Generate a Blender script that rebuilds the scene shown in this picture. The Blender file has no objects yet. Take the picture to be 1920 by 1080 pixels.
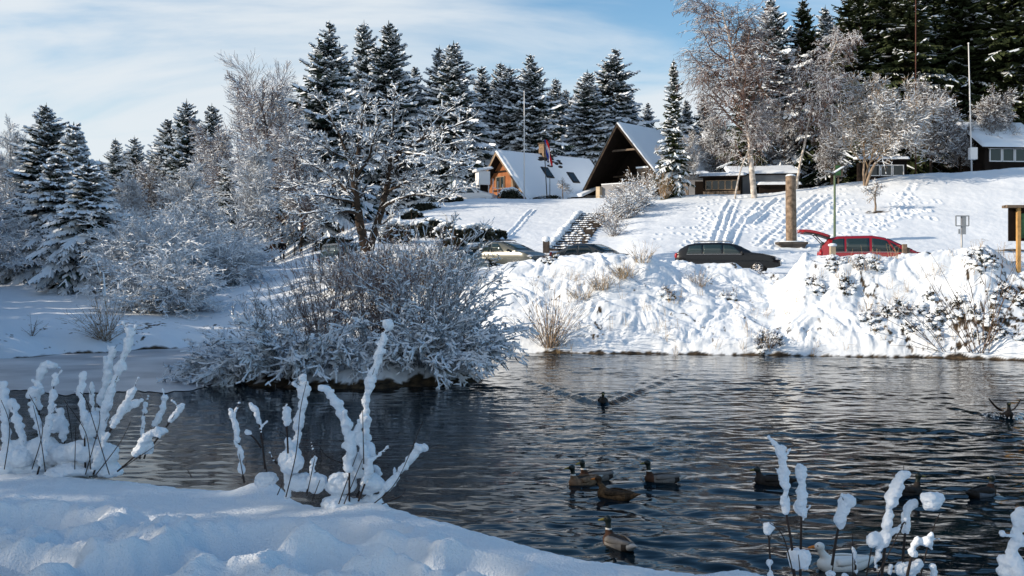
import bpy, bmesh, math, random
import numpy as np
from mathutils import Vector, Matrix, Euler

S = bpy.context.scene
COL = S.collection
R = math.radians

# ---------------------------------------------------------------- camera / sky / sun
F, CH, HY = 1900.0, 3.0, 505.0            # focal length (px of the 1920 frame), eye height over the pond, horizon row
cam_d = bpy.data.cameras.new('camera')
cam = bpy.data.objects.new('camera', cam_d); COL.objects.link(cam)
cam.location = (0, 0, CH); cam.rotation_euler = (R(90), 0, 0)
cam_d.sensor_width = 36; cam_d.lens = 36 * F / 1920; cam_d.shift_y = -(540 - HY) / 1920
cam_d.clip_start = 0.05; cam_d.clip_end = 3000
S.camera = cam

SUN_EL, SUN_AZ = 21.0, 257.0               # azimuth measured clockwise from +Y
el, az = R(SUN_EL), R(SUN_AZ)
to_sun = Vector((math.sin(az) * math.cos(el), math.cos(az) * math.cos(el), math.sin(el)))
W = bpy.data.worlds.new('World'); S.world = W; W.use_nodes = True
nt = W.node_tree; nt.nodes.clear()
def N(t, **k):
    n = nt.nodes.new(t)
    for a, b in k.items(): setattr(n, a, b)
    return n
wout = N('ShaderNodeOutputWorld'); bg = N('ShaderNodeBackground')
sky = N('ShaderNodeTexSky', sky_type='NISHITA')
sky.sun_disc = False; sky.sun_elevation = el; sky.sun_rotation = az
sky.air_density = 1.0; sky.dust_density = 0.6; sky.ozone_density = 2.0
tc = N('ShaderNodeTexCoord'); sep = N('ShaderNodeSeparateXYZ')
nt.links.new(tc.outputs['Generated'], sep.inputs[0])
def wm(op, a, b=None, c=None):
    n = N('ShaderNodeMath', operation=op)
    for i, v in enumerate((a, b, c)):
        if v is None: continue
        if isinstance(v, (int, float)): n.inputs[i].default_value = v
        else: nt.links.new(v, n.inputs[i])
    return n.outputs[0]
zz = wm('MAXIMUM', sep.outputs[2], 0.0)
den = wm('ADD', zz, 0.22)
cu = wm('DIVIDE', sep.outputs[0], den); cv = wm('DIVIDE', sep.outputs[1], den)
cmb = N('ShaderNodeCombineXYZ'); nt.links.new(cu, cmb.inputs[0]); nt.links.new(cv, cmb.inputs[1])
mp = N('ShaderNodeMapping'); nt.links.new(cmb.outputs[0], mp.inputs[0])
mp.inputs['Rotation'].default_value = (0, 0, R(-14)); mp.inputs['Scale'].default_value = (0.55, 1.5, 1); mp.inputs['Location'].default_value = (3.1, 1.7, 0)
nz = N('ShaderNodeTexNoise'); nz.inputs['Scale'].default_value = 1.3; nz.inputs['Detail'].default_value = 7; nz.inputs['Roughness'].default_value = 0.55; nz.inputs['Distortion'].default_value = 0.5
nt.links.new(mp.outputs[0], nz.inputs['Vector'])
# more cloud towards the left (west), thinner to the right
bias = wm('MULTIPLY_ADD', sep.outputs[0], -0.62, 0.06)
bias2 = wm('MULTIPLY_ADD', zz, -0.9, 0.18)
bias = wm('ADD', bias, wm('MULTIPLY', sep.outputs[1], -0.14)); bias = wm('ADD', bias, 0.20)  # extra unseen cloud behind the camera, added to brighten and grey the shade
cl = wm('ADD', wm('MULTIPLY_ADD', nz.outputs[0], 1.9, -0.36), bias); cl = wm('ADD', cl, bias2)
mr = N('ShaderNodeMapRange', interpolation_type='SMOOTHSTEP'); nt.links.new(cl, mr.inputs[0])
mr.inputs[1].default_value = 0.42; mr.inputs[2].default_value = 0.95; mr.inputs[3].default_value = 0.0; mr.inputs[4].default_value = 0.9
mixc = N('ShaderNodeMix', data_type='RGBA'); nt.links.new(mr.outputs[0], mixc.inputs[0])
hsv = N('ShaderNodeHueSaturation'); hsv.inputs['Saturation'].default_value = 1.16; hsv.inputs['Hue'].default_value = 0.495; hsv.inputs['Value'].default_value = 0.76
nt.links.new(sky.outputs[0], hsv.inputs['Color'])
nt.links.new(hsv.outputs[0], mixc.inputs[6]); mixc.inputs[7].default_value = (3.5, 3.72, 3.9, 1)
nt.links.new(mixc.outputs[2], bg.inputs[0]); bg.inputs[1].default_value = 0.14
nt.links.new(bg.outputs[0], wout.inputs[0])

sd = bpy.data.lights.new('sun', 'SUN'); so = bpy.data.objects.new('sun', sd); COL.objects.link(so)
sd.energy = 3.45; sd.angle = R(0.5); sd.color = (1.0, 0.835, 0.655)
so.rotation_euler = to_sun.to_track_quat('Z', 'Y').to_euler()
S.view_settings.view_transform = 'Standard'; S.view_settings.look = 'None'
S.view_settings.exposure = 0.72; S.view_settings.gamma = 1.0; S.view_settings.use_curve_mapping = False
S.render.engine = 'CYCLES'
S.cycles.max_bounces = 5; S.cycles.diffuse_bounces = 3; S.cycles.glossy_bounces = 3; S.cycles.transmission_bounces = 3
S.cycles.transparent_max_bounces = 4; S.cycles.caustics_reflective = False; S.cycles.caustics_refractive = False
S.cycles.use_denoising = True

# ---------------------------------------------------------------- helpers
def P(px, py, d): return Vector(((px - 960) / F * d, d, CH + (HY - py) / F * d))
def zrow(py, d): return CH + (HY - py) / F * d

def hsh(ix, iy, seed):
    n = (ix.astype(np.int64) * 374761393 + iy.astype(np.int64) * 668265263 + seed * 974711) & 0xffffffff
    n = ((n ^ (n >> 13)) * 1274126177) & 0xffffffff
    n = (n ^ (n >> 16)) & 0xffff
    return n / 65535.0 * 2 - 1
def noise(x, y, seed=0):
    x = np.asarray(x, float); y = np.asarray(y, float)
    ix = np.floor(x); iy = np.floor(y); fx = x - ix; fy = y - iy
    ux = fx * fx * fx * (fx * (fx * 6 - 15) + 10); uy = fy * fy * fy * (fy * (fy * 6 - 15) + 10)
    def g(a, b):
        h = hsh(a, b, seed) * math.pi
        return np.cos(h) * (x - a) + np.sin(h) * (y - b)
    a = g(ix, iy); b = g(ix + 1, iy); c = g(ix, iy + 1); d = g(ix + 1, iy + 1)
    return ((a + (b - a) * ux) + ((c + (d - c) * ux) - (a + (b - a) * ux)) * uy) * 1.5
def fbm(x, y, seed=0, o=4, gain=0.5):
    s = 0; a = 1.0; f = 1.0
    for i in range(o):
        s = s + a * noise(x * f, y * f, seed + i * 17); a *= gain; f *= 2.03
    return s
def sstep(a, b, x):
    t = np.clip((x - a) / (b - a), 0, 1); return t * t * (3 - 2 * t)

MATS = {}
def mat(name, col, rough=0.7, spec=0.3, metal=0.0, bump=None, var=None, coat=0.0, sss=0.0):
    """principled material; bump=(scale,strength,distance), var=(scale,amount,detail) object-space colour variation"""
    m = bpy.data.materials.new(name); m.use_nodes = True; t = m.node_tree; b = t.nodes['Principled BSDF']
    b.inputs['Base Color'].default_value = (*col, 1); b.inputs['Roughness'].default_value = rough
    b.inputs['Specular IOR Level'].default_value = spec; b.inputs['Metallic'].default_value = metal
    b.inputs['Coat Weight'].default_value = coat
    if sss:
        b.inputs['Subsurface Weight'].default_value = sss; b.inputs['Subsurface Radius'].default_value = (0.03, 0.05, 0.08)
    tcn = t.nodes.new('ShaderNodeTexCoord')
    if var:
        n = t.nodes.new('ShaderNodeTexNoise'); n.inputs['Scale'].default_value = var[0]; n.inputs['Detail'].default_value = var[2] if len(var) > 2 else 4
        t.links.new(tcn.outputs['Object'], n.inputs['Vector'])
        r = t.nodes.new('ShaderNodeMapRange'); r.inputs[1].default_value = 0.3; r.inputs[2].default_value = 0.7
        r.inputs[3].default_value = 1 - var[1]; r.inputs[4].default_value = 1 + var[1]
        t.links.new(n.outputs[0], r.inputs[0])
        mx = t.nodes.new('ShaderNodeVectorMath'); mx.operation = 'SCALE'; mx.inputs[0].default_value = col
        t.links.new(r.outputs[0], mx.inputs['Scale']); t.links.new(mx.outputs[0], b.inputs['Base Color'])
    if bump:
        n = t.nodes.new('ShaderNodeTexNoise'); n.inputs['Scale'].default_value = bump[0]; n.inputs['Detail'].default_value = 5
        t.links.new(tcn.outputs['Object'], n.inputs['Vector'])
        bp = t.nodes.new('ShaderNodeBump'); bp.inputs['Strength'].default_value = bump[1]; bp.inputs['Distance'].default_value = bump[2]
        t.links.new(n.outputs[0], bp.inputs['Height']); t.links.new(bp.outputs[0], b.inputs['Normal'])
    MATS[name] = m; return m

SNOWC = (0.765, 0.835, 0.905)
M_snow = mat('snow', SNOWC, 0.75, 0.2)
M_softsnow = mat('soft_snow', (0.78, 0.845, 0.91), 0.7, 0.25, bump=(90, 0.5, 0.01))
M_frost = mat('hoar_frost', (0.68, 0.70, 0.74), 0.8, 0.15)
M_bark = mat('bark', (0.042, 0.032, 0.025), 0.9, 0.15, var=(3, 0.5))
M_bark_light = mat('pale_bark', (0.26, 0.20, 0.15), 0.85, 0.2, var=(2.0, 0.55))
M_birch = mat('birch_bark', (0.46, 0.42, 0.38), 0.8, 0.2, var=(3.5, 0.6))
M_twig = mat('twig', (0.11, 0.078, 0.058), 0.9, 0.1)
M_twig_red = mat('reddish_twig', (0.17, 0.095, 0.068), 0.9, 0.1)
M_twig_birch = mat('pale_reddish_twig', (0.15, 0.098, 0.080), 0.9, 0.1)
M_twig_tan = mat('tan_twig', (0.28, 0.20, 0.125), 0.9, 0.1)
M_needle = mat('needles', (0.018, 0.034, 0.027), 0.8, 0.2, var=(0.6, 0.4))
M_needle_olive = mat('olive_needles', (0.030, 0.042, 0.016), 0.8, 0.2, var=(0.5, 0.5))
M_leafdark = mat('dark_leaves', (0.022, 0.026, 0.018), 0.8, 0.2, var=(2.0, 0.5))
M_frosttwig = mat('frosted_twig', (0.30, 0.29, 0.29), 0.9, 0.1)
M_stem = mat('dark_stem', (0.035, 0.028, 0.026), 0.8, 0.2)
M_grass = mat('dry_grass', (0.33, 0.25, 0.15), 0.9, 0.1)
M_soil = mat('soil', (0.030, 0.024, 0.018), 0.95, 0.1)

def link_mesh(name, verts, faces, mats, midx=None, parent=None, smooth=False):
    """verts (N,3) array; faces: list of (k,4)/(k,3) int arrays"""
    me = bpy.data.meshes.new(name)
    V = np.asarray(verts, np.float32).reshape(-1, 3)
    fl = [np.asarray(f, np.int32) for f in faces if len(f)]
    tot = sum(f.shape[0] for f in fl)
    me.vertices.add(len(V)); me.vertices.foreach_set('co', V.ravel())
    li = np.concatenate([f.ravel() for f in fl]); cnt = np.concatenate([np.full(f.shape[0], f.shape[1], np.int32) for f in fl])
    st = np.concatenate([[0], np.cumsum(cnt)[:-1]]).astype(np.int32)
    me.loops.add(len(li)); me.loops.foreach_set('vertex_index', li)
    me.polygons.add(tot); me.polygons.foreach_set('loop_start', st); me.polygons.foreach_set('loop_total', cnt)
    for m in (mats if isinstance(mats, (list, tuple)) else [mats]): me.materials.append(m)
    if midx is not None: me.polygons.foreach_set('material_index', np.asarray(midx, np.int32))
    me.polygons.foreach_set('use_smooth', np.full(tot, smooth, bool))
    me.update(calc_edges=True); me.validate()
    o = bpy.data.objects.new(name, me); COL.objects.link(o)
    if parent is not None: o.parent = parent
    return o

def tag(o, label=None, cat=None, group=None, kind=None):
    if label: o['label'] = label
    if cat: o['category'] = cat
    if group: o['group'] = group
    if kind: o['kind'] = kind
    return o
def empty(name, loc=(0, 0, 0), rz=0.0):
    o = bpy.data.objects.new(name, None); COL.objects.link(o); o.empty_display_size = 0.3
    o.location = loc; o.rotation_euler = (0, 0, rz); return o
def copy_tree(o, parent=None):
    c = o.copy(); COL.objects.link(c)
    if parent is not None: c.parent = parent
    for k in [x for x in bpy.data.objects if x.parent == o]: copy_tree(k, c)
    return c

class Acc:
    """collects geometry with material slots, then links as ONE mesh"""
    def __init__(s): s.v = []; s.f = {3: [], 4: []}; s.m = {3: [], 4: []}; s.n = 0
    def add(s, V, Fc, mi=0):
        V = np.asarray(V, float).reshape(-1, 3); Fc = np.asarray(Fc, int)
        if not len(Fc): return
        k = Fc.shape[1]; s.v.append(V); s.f[k].append(Fc + s.n); s.m[k].append(np.full(len(Fc), mi)); s.n += len(V)
    def build(s, name, mats, parent=None, smooth=False):
        fs = [np.concatenate(s.f[k]) for k in (3, 4) if s.f[k]]; ms = np.concatenate([np.concatenate(s.m[k]) for k in (3, 4) if s.f[k]])
        return link_mesh(name, np.concatenate(s.v), fs, mats, ms, parent, smooth)
    # primitives
    def box(s, c, size, mi=0, rz=0.0, M=None):
        x, y, z = (size[0] / 2, size[1] / 2, size[2] / 2)
        V = np.array([(-x, -y, -z), (x, -y, -z), (x, y, -z), (-x, y, -z), (-x, -y, z), (x, -y, z), (x, y, z), (-x, y, z)])
        if M is not None: V = np.array([M @ Vector(v) for v in V])
        elif rz:
            c_, s_ = math.cos(rz), math.sin(rz); V = V @ np.array([(c_, s_, 0), (-s_, c_, 0), (0, 0, 1)])
        V = V + np.array(c)
        s.add(V, [(0, 3, 2, 1), (4, 5, 6, 7), (0, 1, 5, 4), (1, 2, 6, 5), (2, 3, 7, 6), (3, 0, 4, 7)], mi)
    def tube(s, pts, rad, n=8, mi=0, cap=True):
        pts = [Vector(p) for p in pts]; k = len(pts)
        if not hasattr(rad, '__len__'): rad = [rad] * k
        V = []
        for i, p in enumerate(pts):
            d = (pts[min(i + 1, k - 1)] - pts[max(i - 1, 0)]).normalized()
            a = d.cross(Vector((0.31, 0.52, 0.79)) if abs(d.z) < .9 else Vector((1, 0.1, 0))).normalized(); b = d.cross(a)
            for j in range(n):
                t = 2 * math.pi * j / n; V.append(p + (a * math.cos(t) + b * math.sin(t)) * rad[i])
        Q = [(i * n + j, i * n + (j + 1) % n, (i + 1) * n + (j + 1) % n, (i + 1) * n + j) for i in range(k - 1) for j in range(n)]
        if cap:
            V += [pts[0], pts[-1]]; c0, c1 = k * n, k * n + 1
            T = [(c0, (j + 1) % n, j) for j in range(n)] + [(c1, (k - 1) * n + j, (k - 1) * n + (j + 1) % n) for j in range(n)]
            s.add(V, Q, mi); off = s.n - len(V); s.f[3].append(np.array(T) + off); s.m[3].append(np.full(len(T), mi))
        else: s.add(V, Q, mi)
    def poly_prism(s, poly, ext, mi=0):
        """poly: planar list of 3D pts (convex), ext: extrusion vector"""
        n = len(poly); A = [Vector(p) for p in poly]; B = [p + Vector(ext) for p in A]; V = A + B
        s.add(V, [(i, (i + 1) % n, n + (i + 1) % n, n + i) for i in range(n)], mi); off = s.n - len(V)
        T = [(0, i + 1, i) for i in range(1, n - 1)] + [(n, n + i, n + i + 1) for i in range(1, n - 1)]
        s.f[3].append(np.array(T) + off); s.m[3].append(np.full(len(T), mi))

# vectorised batches ------------------------------------------------
def batch_prisms(acc, p0, p1, r0, r1, n=3, mi=0):
    p0 = np.asarray(p0, float); p1 = np.asarray(p1, float)
    if not len(p0): return
    d = p1 - p0; d /= np.linalg.norm(d, axis=1, keepdims=True) + 1e-9
    a = np.cross(d, np.array([0.31, 0.52, 0.79])); a /= np.linalg.norm(a, axis=1, keepdims=True) + 1e-9
    b = np.cross(d, a); k = len(p0); V = np.zeros((k, 2 * n, 3))
    for j in range(n):
        t = 2 * math.pi * j / n; o = a * math.cos(t) + b * math.sin(t)
        V[:, j] = p0 + o * np.asarray(r0)[:, None]; V[:, n + j] = p1 + o * np.asarray(r1)[:, None]
    base = np.arange(k)[:, None] * 2 * n
    Q = np.concatenate([np.stack([base[:, 0] + j, base[:, 0] + (j + 1) % n, base[:, 0] + n + (j + 1) % n, base[:, 0] + n + j], 1) for j in range(n)])
    acc.add(V, Q, mi)
def batch_pads(acc, p0, p1, w0, w1, drop0, drop1, lift, mi=0, side=None):
    """roof-shaped ribbons: ridge p0-p1 lifted, edges spread sideways and dropped"""
    p0 = np.asarray(p0, float); p1 = np.asarray(p1, float); k = len(p0)
    if not k: return
    d = p1 - p0
    sd_ = np.stack([d[:, 1], -d[:, 0], np.zeros(k)], 1); nn = np.linalg.norm(sd_, axis=1, keepdims=True)
    rnd = np.array([0.8, 0.6, 0]); sd_ = np.where(nn > 1e-4, sd_ / (nn + 1e-9), rnd)
    up = np.array([0, 0, 1.0]); V = np.zeros((k, 6, 3)); lift = np.asarray(lift).reshape(-1, 1) * np.ones((k, 1))
    w0 = np.asarray(w0).reshape(-1, 1) * np.ones((k, 1)); w1 = np.asarray(w1).reshape(-1, 1) * np.ones((k, 1))
    d0 = np.asarray(drop0).reshape(-1, 1) * np.ones((k, 1)); d1 = np.asarray(drop1).reshape(-1, 1) * np.ones((k, 1))
    V[:, 0] = p0 + sd_ * w0 - up * d0; V[:, 1] = p0 + up * lift; V[:, 2] = p0 - sd_ * w0 - up * d0
    V[:, 3] = p1 + sd_ * w1 - up * d1; V[:, 4] = p1 + up * lift * 0.6; V[:, 5] = p1 - sd_ * w1 - up * d1
    b = np.arange(k) * 6
    acc.add(V, np.concatenate([np.stack([b, b + 1, b + 4, b + 3], 1), np.stack([b + 1, b + 2, b + 5, b + 4], 1)]), mi)

_ico = bmesh.new(); bmesh.ops.create_icosphere(_ico, subdivisions=1, radius=1.0)
ICO_V = np.array([v.co[:] for v in _ico.verts]); ICO_F = np.array([[v.index for v in f.verts] for f in _ico.faces]); _ico.free()
_ico = bmesh.new(); bmesh.ops.create_icosphere(_ico, subdivisions=2, radius=1.0)
ICO2_V = np.array([v.co[:] for v in _ico.verts]); ICO2_F = np.array([[v.index for v in f.verts] for f in _ico.faces]); _ico.free()
def batch_blobs(acc, c, s, mi=0, rng=None, jit=0.25, fine=False):
    c = np.asarray(c, float).reshape(-1, 3); k = len(c)
    if not k: return
    IV, IF = (ICO2_V, ICO2_F) if fine else (ICO_V, ICO_F)
    s = np.asarray(s, float); s = s[:, None] * np.ones((1, 3)) if s.ndim == 1 else s
    V = IV[None] * s[:, None, :]
    if rng is not None: V = V * (1 + rng.uniform(-jit, jit, (k, len(IV), 1)))
    V = V + c[:, None, :]
    acc.add(V, (IF[None] + (np.arange(k) * len(IV))[:, None, None]).reshape(-1, 3), mi)
def batch_leaves(acc, c, size, rng, mi=0, up=0.0):
    """random small quads"""
    c = np.asarray(c, float); k = len(c)
    a = rng.normal(size=(k, 3)); a[:, 2] *= 1 - up; a /= np.linalg.norm(a, axis=1, keepdims=True)
    b = np.cross(a, rng.normal(size=(k, 3))); b[:, 2] *= 1 - up; b /= np.linalg.norm(b, axis=1, keepdims=True) + 1e-9
    sz = np.asarray(size).reshape(-1, 1) * np.ones((k, 1))
    V = np.stack([c - a * sz, c - b * sz * .6, c + a * sz, c + b * sz * .6], 1); q = np.arange(k)[:, None] * 4 + np.arange(4)
    acc.add(V, q, mi)

def bake(name, acc_or_mesh, mods, mats, parent=None, smooth=True):
    o = acc_or_mesh
    for t, kw in mods:
        m = o.modifiers.new(t + str(len(o.modifiers)), t)
        for a, b in kw.items(): setattr(m, a, b)
    dg = bpy.context.evaluated_depsgraph_get(); dg.update()
    me = bpy.data.meshes.new_from_object(o.evaluated_get(dg))
    bpy.data.objects.remove(o)
    me.materials.clear()
    for m in mats: me.materials.append(m)
    me.polygons.foreach_set('use_smooth', np.full(len(me.polygons), smooth, bool)); me.update()
    r = bpy.data.objects.new(name, me); COL.objects.link(r)
    if parent is not None: r.parent = parent
    return r

# ---------------------------------------------------------------- terrain
def col(px, pts): return (px, np.array([p[0] for p in pts], float), np.array([p[1] for p in pts], float))
def right_col(px, ds, cpy, dc, crest_py, hd, road=2.75):
    zc = zrow(cpy, dc); ch = zrow(crest_py, hd); m = (ds + dc) / 2
    return col(px, [(ds - 3, -0.9), (ds - .25, -.12), (ds + .05, .12), (ds + .3, .42), (ds + (dc - ds) * .5, zc * .56), (dc - 1.0, zc * .93), (dc - .2, zc), (dc + .4, zc - .15), (dc + 1.3, road),
                    (51, road + .1), (53.5, 3.6), (56.5, 4.25), (56.5 + (hd - 56.5) * .5, 4.25 + (ch - 4.25) * .5), (hd - 2, ch - .2), (hd + 2, ch), (hd + 14, ch + .9), (130, ch + 6), (200, ch + 20), (400, ch + 45)])
def mid_col(px, ds, cpy, dc, crest_py, hd):
    zc = zrow(cpy, dc); ch = zrow(crest_py, hd)
    return col(px, [(ds - 3, -0.9), (ds - .25, -.12), (ds + .05, .12), (ds + .3, .35), (ds + (dc - ds) * .5, zc * .58), (dc - 1.0, zc * .93), (dc, zc), (dc + .5, zc - .1), (dc + 1.5, 2.85),
                    (53.5, 2.9), (56, 3.7), (59, 4.4), (hd - 3, ch - .35), (hd + 1, ch), (hd + 14, ch + .2), (130, ch + 6), (200, ch + 20), (400, ch + 45)])
def left_col(px, ds, pts): return col(px, [(ds - 3, -0.9), (ds - .25, -.12), (ds + .05, .1), (ds + .4, .38)] + pts + [(110, 6.0), (140, 11), (200, 22), (400, 45)])
COLS = [
    left_col(-1600, 18, [(24, 1.0), (40, 3), (60, 6), (90, 9)]),
    left_col(-600, 27, [(29, .8), (31, 1.1), (40, 1.3), (52, 2.2), (62, 3.0), (90, 3.6)]),
    left_col(0, 34, [(35.5, .75), (38, 1.1), (41, 1.15), (45, 1.35), (52, 2.2), (62, 3.0), (90, 3.6)]),
    left_col(150, 36, [(37.5, .75), (40, 1.05), (45, 1.3), (52, 2.2), (62, 3.0), (90, 3.6)]),
    left_col(300, 38, [(40, .75), (42, 1.0), (46, 1.3), (52, 2.15), (62, 2.9), (90, 3.5)]),
    left_col(380, 39.5, [(41.5, .65), (44, 1.15), (50, 1.95), (60, 2.8), (90, 3.5)]),
    left_col(500, 40.5, [(44, 1.3), (50, 2.2), (56, 2.75), (65, 3.15), (90, 3.5), (100, 4.5)]),
    left_col(600, 40, [(44, 1.7), (50, 2.75), (60, 3.1), (75, 4.6), (90, 6.6)]),
    mid_col(690, 39.5, 500, 46, 414, 82), mid_col(760, 39, 499, 45, 388, 85), mid_col(830, 38, 497, 44, 376, 87), mid_col(900, 37, 502, 43, 371, 88),
    mid_col(960, 36.5, 494, 42, 371, 88), mid_col(1050, 36.2, 483, 42, 371, 88), mid_col(1140, 36, 474, 42, 369, 87),
    right_col(1210, 36, 478, 42, 367, 82), right_col(1280, 35.8, 489, 42.5, 366, 80), right_col(1350, 35.6, 500, 42.6, 364, 80),
    right_col(1440, 35.4, 512, 42.6, 361, 80), right_col(1510, 35.2, 484, 40, 353, 80), right_col(1600, 34.9, 487, 39.5, 341, 80),
    right_col(1700, 34.6, 484, 39.3, 328, 80), right_col(1770, 34.3, 474, 39, 323, 80), right_col(1850, 33.9, 457, 38.6, 318, 80),
    right_col(1900, 33.5, 488, 38.6, 314, 80), right_col(1960, 33, 497, 38.4, 311, 80), right_col(2400, 31, 495, 38, 300, 80), right_col(3600, 27, 495, 36, 290, 80)]
CPX = np.array([c[0] for c in COLS], float)
def base_z(x, y):
    x = np.asarray(x, float); y = np.asarray(y, float)
    u = np.clip(960 + x / np.maximum(y, 1) * F, CPX[0], CPX[-1] - 1e-3)
    k = np.clip(np.searchsorted(CPX, u, side='right') - 1, 0, len(CPX) - 2)
    t = (u - CPX[k]) / (CPX[k + 1] - CPX[k]); t = t * t * (3 - 2 * t) * .6 + t * .4
    z = np.zeros_like(y)
    for i in range(len(COLS)):
        w = np.where(k == i, 1 - t, 0) + np.where(k + 1 == i, t, 0); sel = w > 0
        if sel.any(): z[sel] += w[sel] * np.interp(y[sel], COLS[i][1], COLS[i][2])
    return z
def bank_mask(x, y):
    u = 960 + x / np.maximum(y, 1) * F
    sh = np.interp(u, [-600, 0, 380, 600, 900, 1000, 1510, 1900, 2400], [27, 34, 39.5, 40, 37, 36.3, 35.2, 33.5, 31])
    cr = np.interp(u, [0, 700, 900, 1140, 1440, 1510, 1900, 2400], [38, 46, 43, 42, 42.6, 40, 38.6, 38])
    return sstep(sh - .1, sh + .5, y) * (1 - sstep(cr - .1, cr + .9, y)), sh, cr, u
def ground_z(x, y, fine=True):
    x = np.atleast_1d(np.asarray(x, float)); y = np.atleast_1d(np.asarray(y, float))
    z = base_z(x, y)
    z = z + .10 * noise(x * .16, y * .16, 5) * sstep(44, 60, y) + .28 * noise(x * .06, y * .06, 9) * sstep(85, 110, y)
    if fine:
        m, sh, cr, u = bank_mask(x, y); r = sstep(860, 1000, u) * .85 + .15
        wx = x + .5 * noise(x * .7, y * .7, 31); wy = y + .5 * noise(x * .7, y * .7, 37)
        sab = lambda q, e: np.sqrt(q * q + e * e) - e
        puff = .40 * sab(noise(wx * .62, wy * .85, 41), .12) + 0.32 * sab(noise(wx * 1.5, wy * 2.1, 43), .10) + .11 * sab(noise(wx * 2.9, wy * 4.2, 47), .06) + .05 * sab(noise(wx * 6, wy * 8, 48), .05) + .03 * fbm(wx * 11, wy * 9, 49, 2)
        z = z + m * r * (.62 * puff - .07 + .16 * noise(x * .28, y * .35, 58))
        z = z + (1 - m) * (.03 * noise(x * .9, y * .9, 51) + .014 * noise(x * 3, y * 3, 53)) * (y > sh)
    return z
_D = np.concatenate([np.arange(28, 150, .1)])
def hit(px, py):
    """first point of the ground seen through pixel (px,py)"""
    x = (px - 960) / F * _D; z = ground_z(x, _D, False); ray = CH + (HY - py) / F * _D
    i = np.argmax(z >= ray)
    d = _D[i] if (z >= ray).any() else 80.0
    return d
def gz(x, y): return float(ground_z(x, y)[0])
def on_ground(px, d, sink=0.05):
    x = (px - 960) / F * d; return Vector((x, d, gz(x, d) - sink))

cols_px = np.concatenate([np.linspace(-1500, -40, 60), np.arange(-30, 1951, 1.8), np.linspace(1965, 3400, 60)])
rows = np.concatenate([np.arange(16, 32.2, .5), np.arange(32.3, 44, .055), np.arange(44, 57, .11), np.arange(57, 90, .15), np.arange(90, 130, 1.2), np.arange(130, 400, 12)])
UU, DD = np.meshgrid(cols_px, rows); XX = (UU - 960) / F * DD
ZZ = ground_z(XX.ravel(), DD.ravel()).reshape(XX.shape)
# trampled trails, sled tracks and single footprints on the slope
def px_dents(pts, rx, ry, depth):
    global ZZ
    for px, py, in pts:
        d = hit(px, py); x = (px - 960) / F * d
        i0, i1 = np.searchsorted(rows, [d - 3 * ry, d + 3 * ry]); j0, j1 = np.searchsorted(cols_px, [px - 3 * rx * F / d, px + 3 * rx * F / d])
        if i1 <= i0 or j1 <= j0: continue
        q = ((XX[i0:i1, j0:j1] - x) / rx) ** 2 + ((DD[i0:i1, j0:j1] - d) / ry) ** 2
        ZZ[i0:i1, j0:j1] -= depth * (np.exp(-q) - .45 * np.exp(-((np.sqrt(q) - 1.7) / .5) ** 2))
rg = random.Random(4)
def lerp_path(path, n):
    out = []
    seg = len(path) - 1
    for i in range(n):
        t = i / (n - 1) * seg; k = min(int(t), seg - 1); f = t - k
        out.append((path[k][0] + (path[k + 1][0] - path[k][0]) * f, path[k][1] + (path[k + 1][1] - path[k][1]) * f))
    return out
for path in ([(1372, 376), (1357, 400), (1350, 425), (1338, 455)], [(1380, 376), (1368, 402), (1360, 428), (1350, 458)], [(1425, 380), (1400, 405), (1380, 432), (1366, 462)],
             [(1535, 366), (1505, 390), (1470, 420), (1425, 462)], [(1545, 366), (1515, 392), (1480, 424), (1436, 464)], [(1560, 372), (1525, 398), (1490, 428), (1450, 460)], [(1460, 372), (1430, 400), (1405, 420)]):
    px_dents([(a + rg.uniform(-1, 1), b) for a, b in lerp_path(path, 60)], .16, .3, .085)
for cx, cy, sx, sy, n in ((1330, 410, 16, 30, 70), (1405, 400, 30, 24, 60), (1470, 392, 30, 14, 35), (1560, 400, 26, 26, 60), (1620, 430, 35, 14, 35), (1700, 380, 22, 10, 20), (1320, 440, 30, 16, 40), (1520, 440, 25, 12, 30), (1720, 400, 30, 12, 18), (1450, 440, 20, 15, 25)):
    px_dents([(rg.gauss(cx, sx), rg.gauss(cy, sy)) for _ in range(n)], .14, .22, .095)
for path in ([(1715, 345), (1700, 365), (1690, 380), (1675, 395)], [(1640, 425), (1690, 405), (1740, 395)], [(1545, 430), (1560, 400), (1575, 380)]):
    px_dents([(a + rg.uniform(-3, 3), b + rg.uniform(-1, 1)) for a, b in lerp_path(path, 16)], .17, .26, .12)
px_dents([(a + rg.uniform(-1.5, 1.5), q) for a, q in lerp_path([(1000, 393), (984, 408), (966, 430), (945, 450)], 60)], .13, .22, .08)
# exposed earth: creases of the bank and the waterline
m_, sh_, cr_, u_ = bank_mask(XX.ravel(), DD.ravel())
x_, y_ = XX.ravel(), DD.ravel()
crease = .75 * noise(x_ * .8, y_ * .7, 77) + .7 * noise(x_ * 3.4, y_ * 2.6, 79) + .55 * noise(x_ * 9, y_ * 8, 80)
right_w = np.interp(u_, [900, 1000, 1250, 1400, 1600, 1750, 1960], [.2, .05, .03, .05, .1, .32, .42])
bare = sstep(.80, .90, crease + right_w) * m_
edge_n = np.interp(u_, [500, 900], [.03, .12]) + .34 * noise(x_ * .9, y_ * .3, 83) + .2 * noise(x_ * 4, y_ * 1.0, 84)
bare = np.maximum(bare, (1 - sstep(edge_n * .35, edge_n * .35 + .05, ZZ.ravel())) * (y_ < cr_))
bare = np.maximum(bare, sstep(.55, .75, noise(x_ * .5, y_ * .5, 91) + .6 * noise(x_ * 2.4, y_ * 2.4, 93)) * (np.abs(u_ - 840) < 110) * (y_ > 57) * (y_ < 72) * .0)
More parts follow.
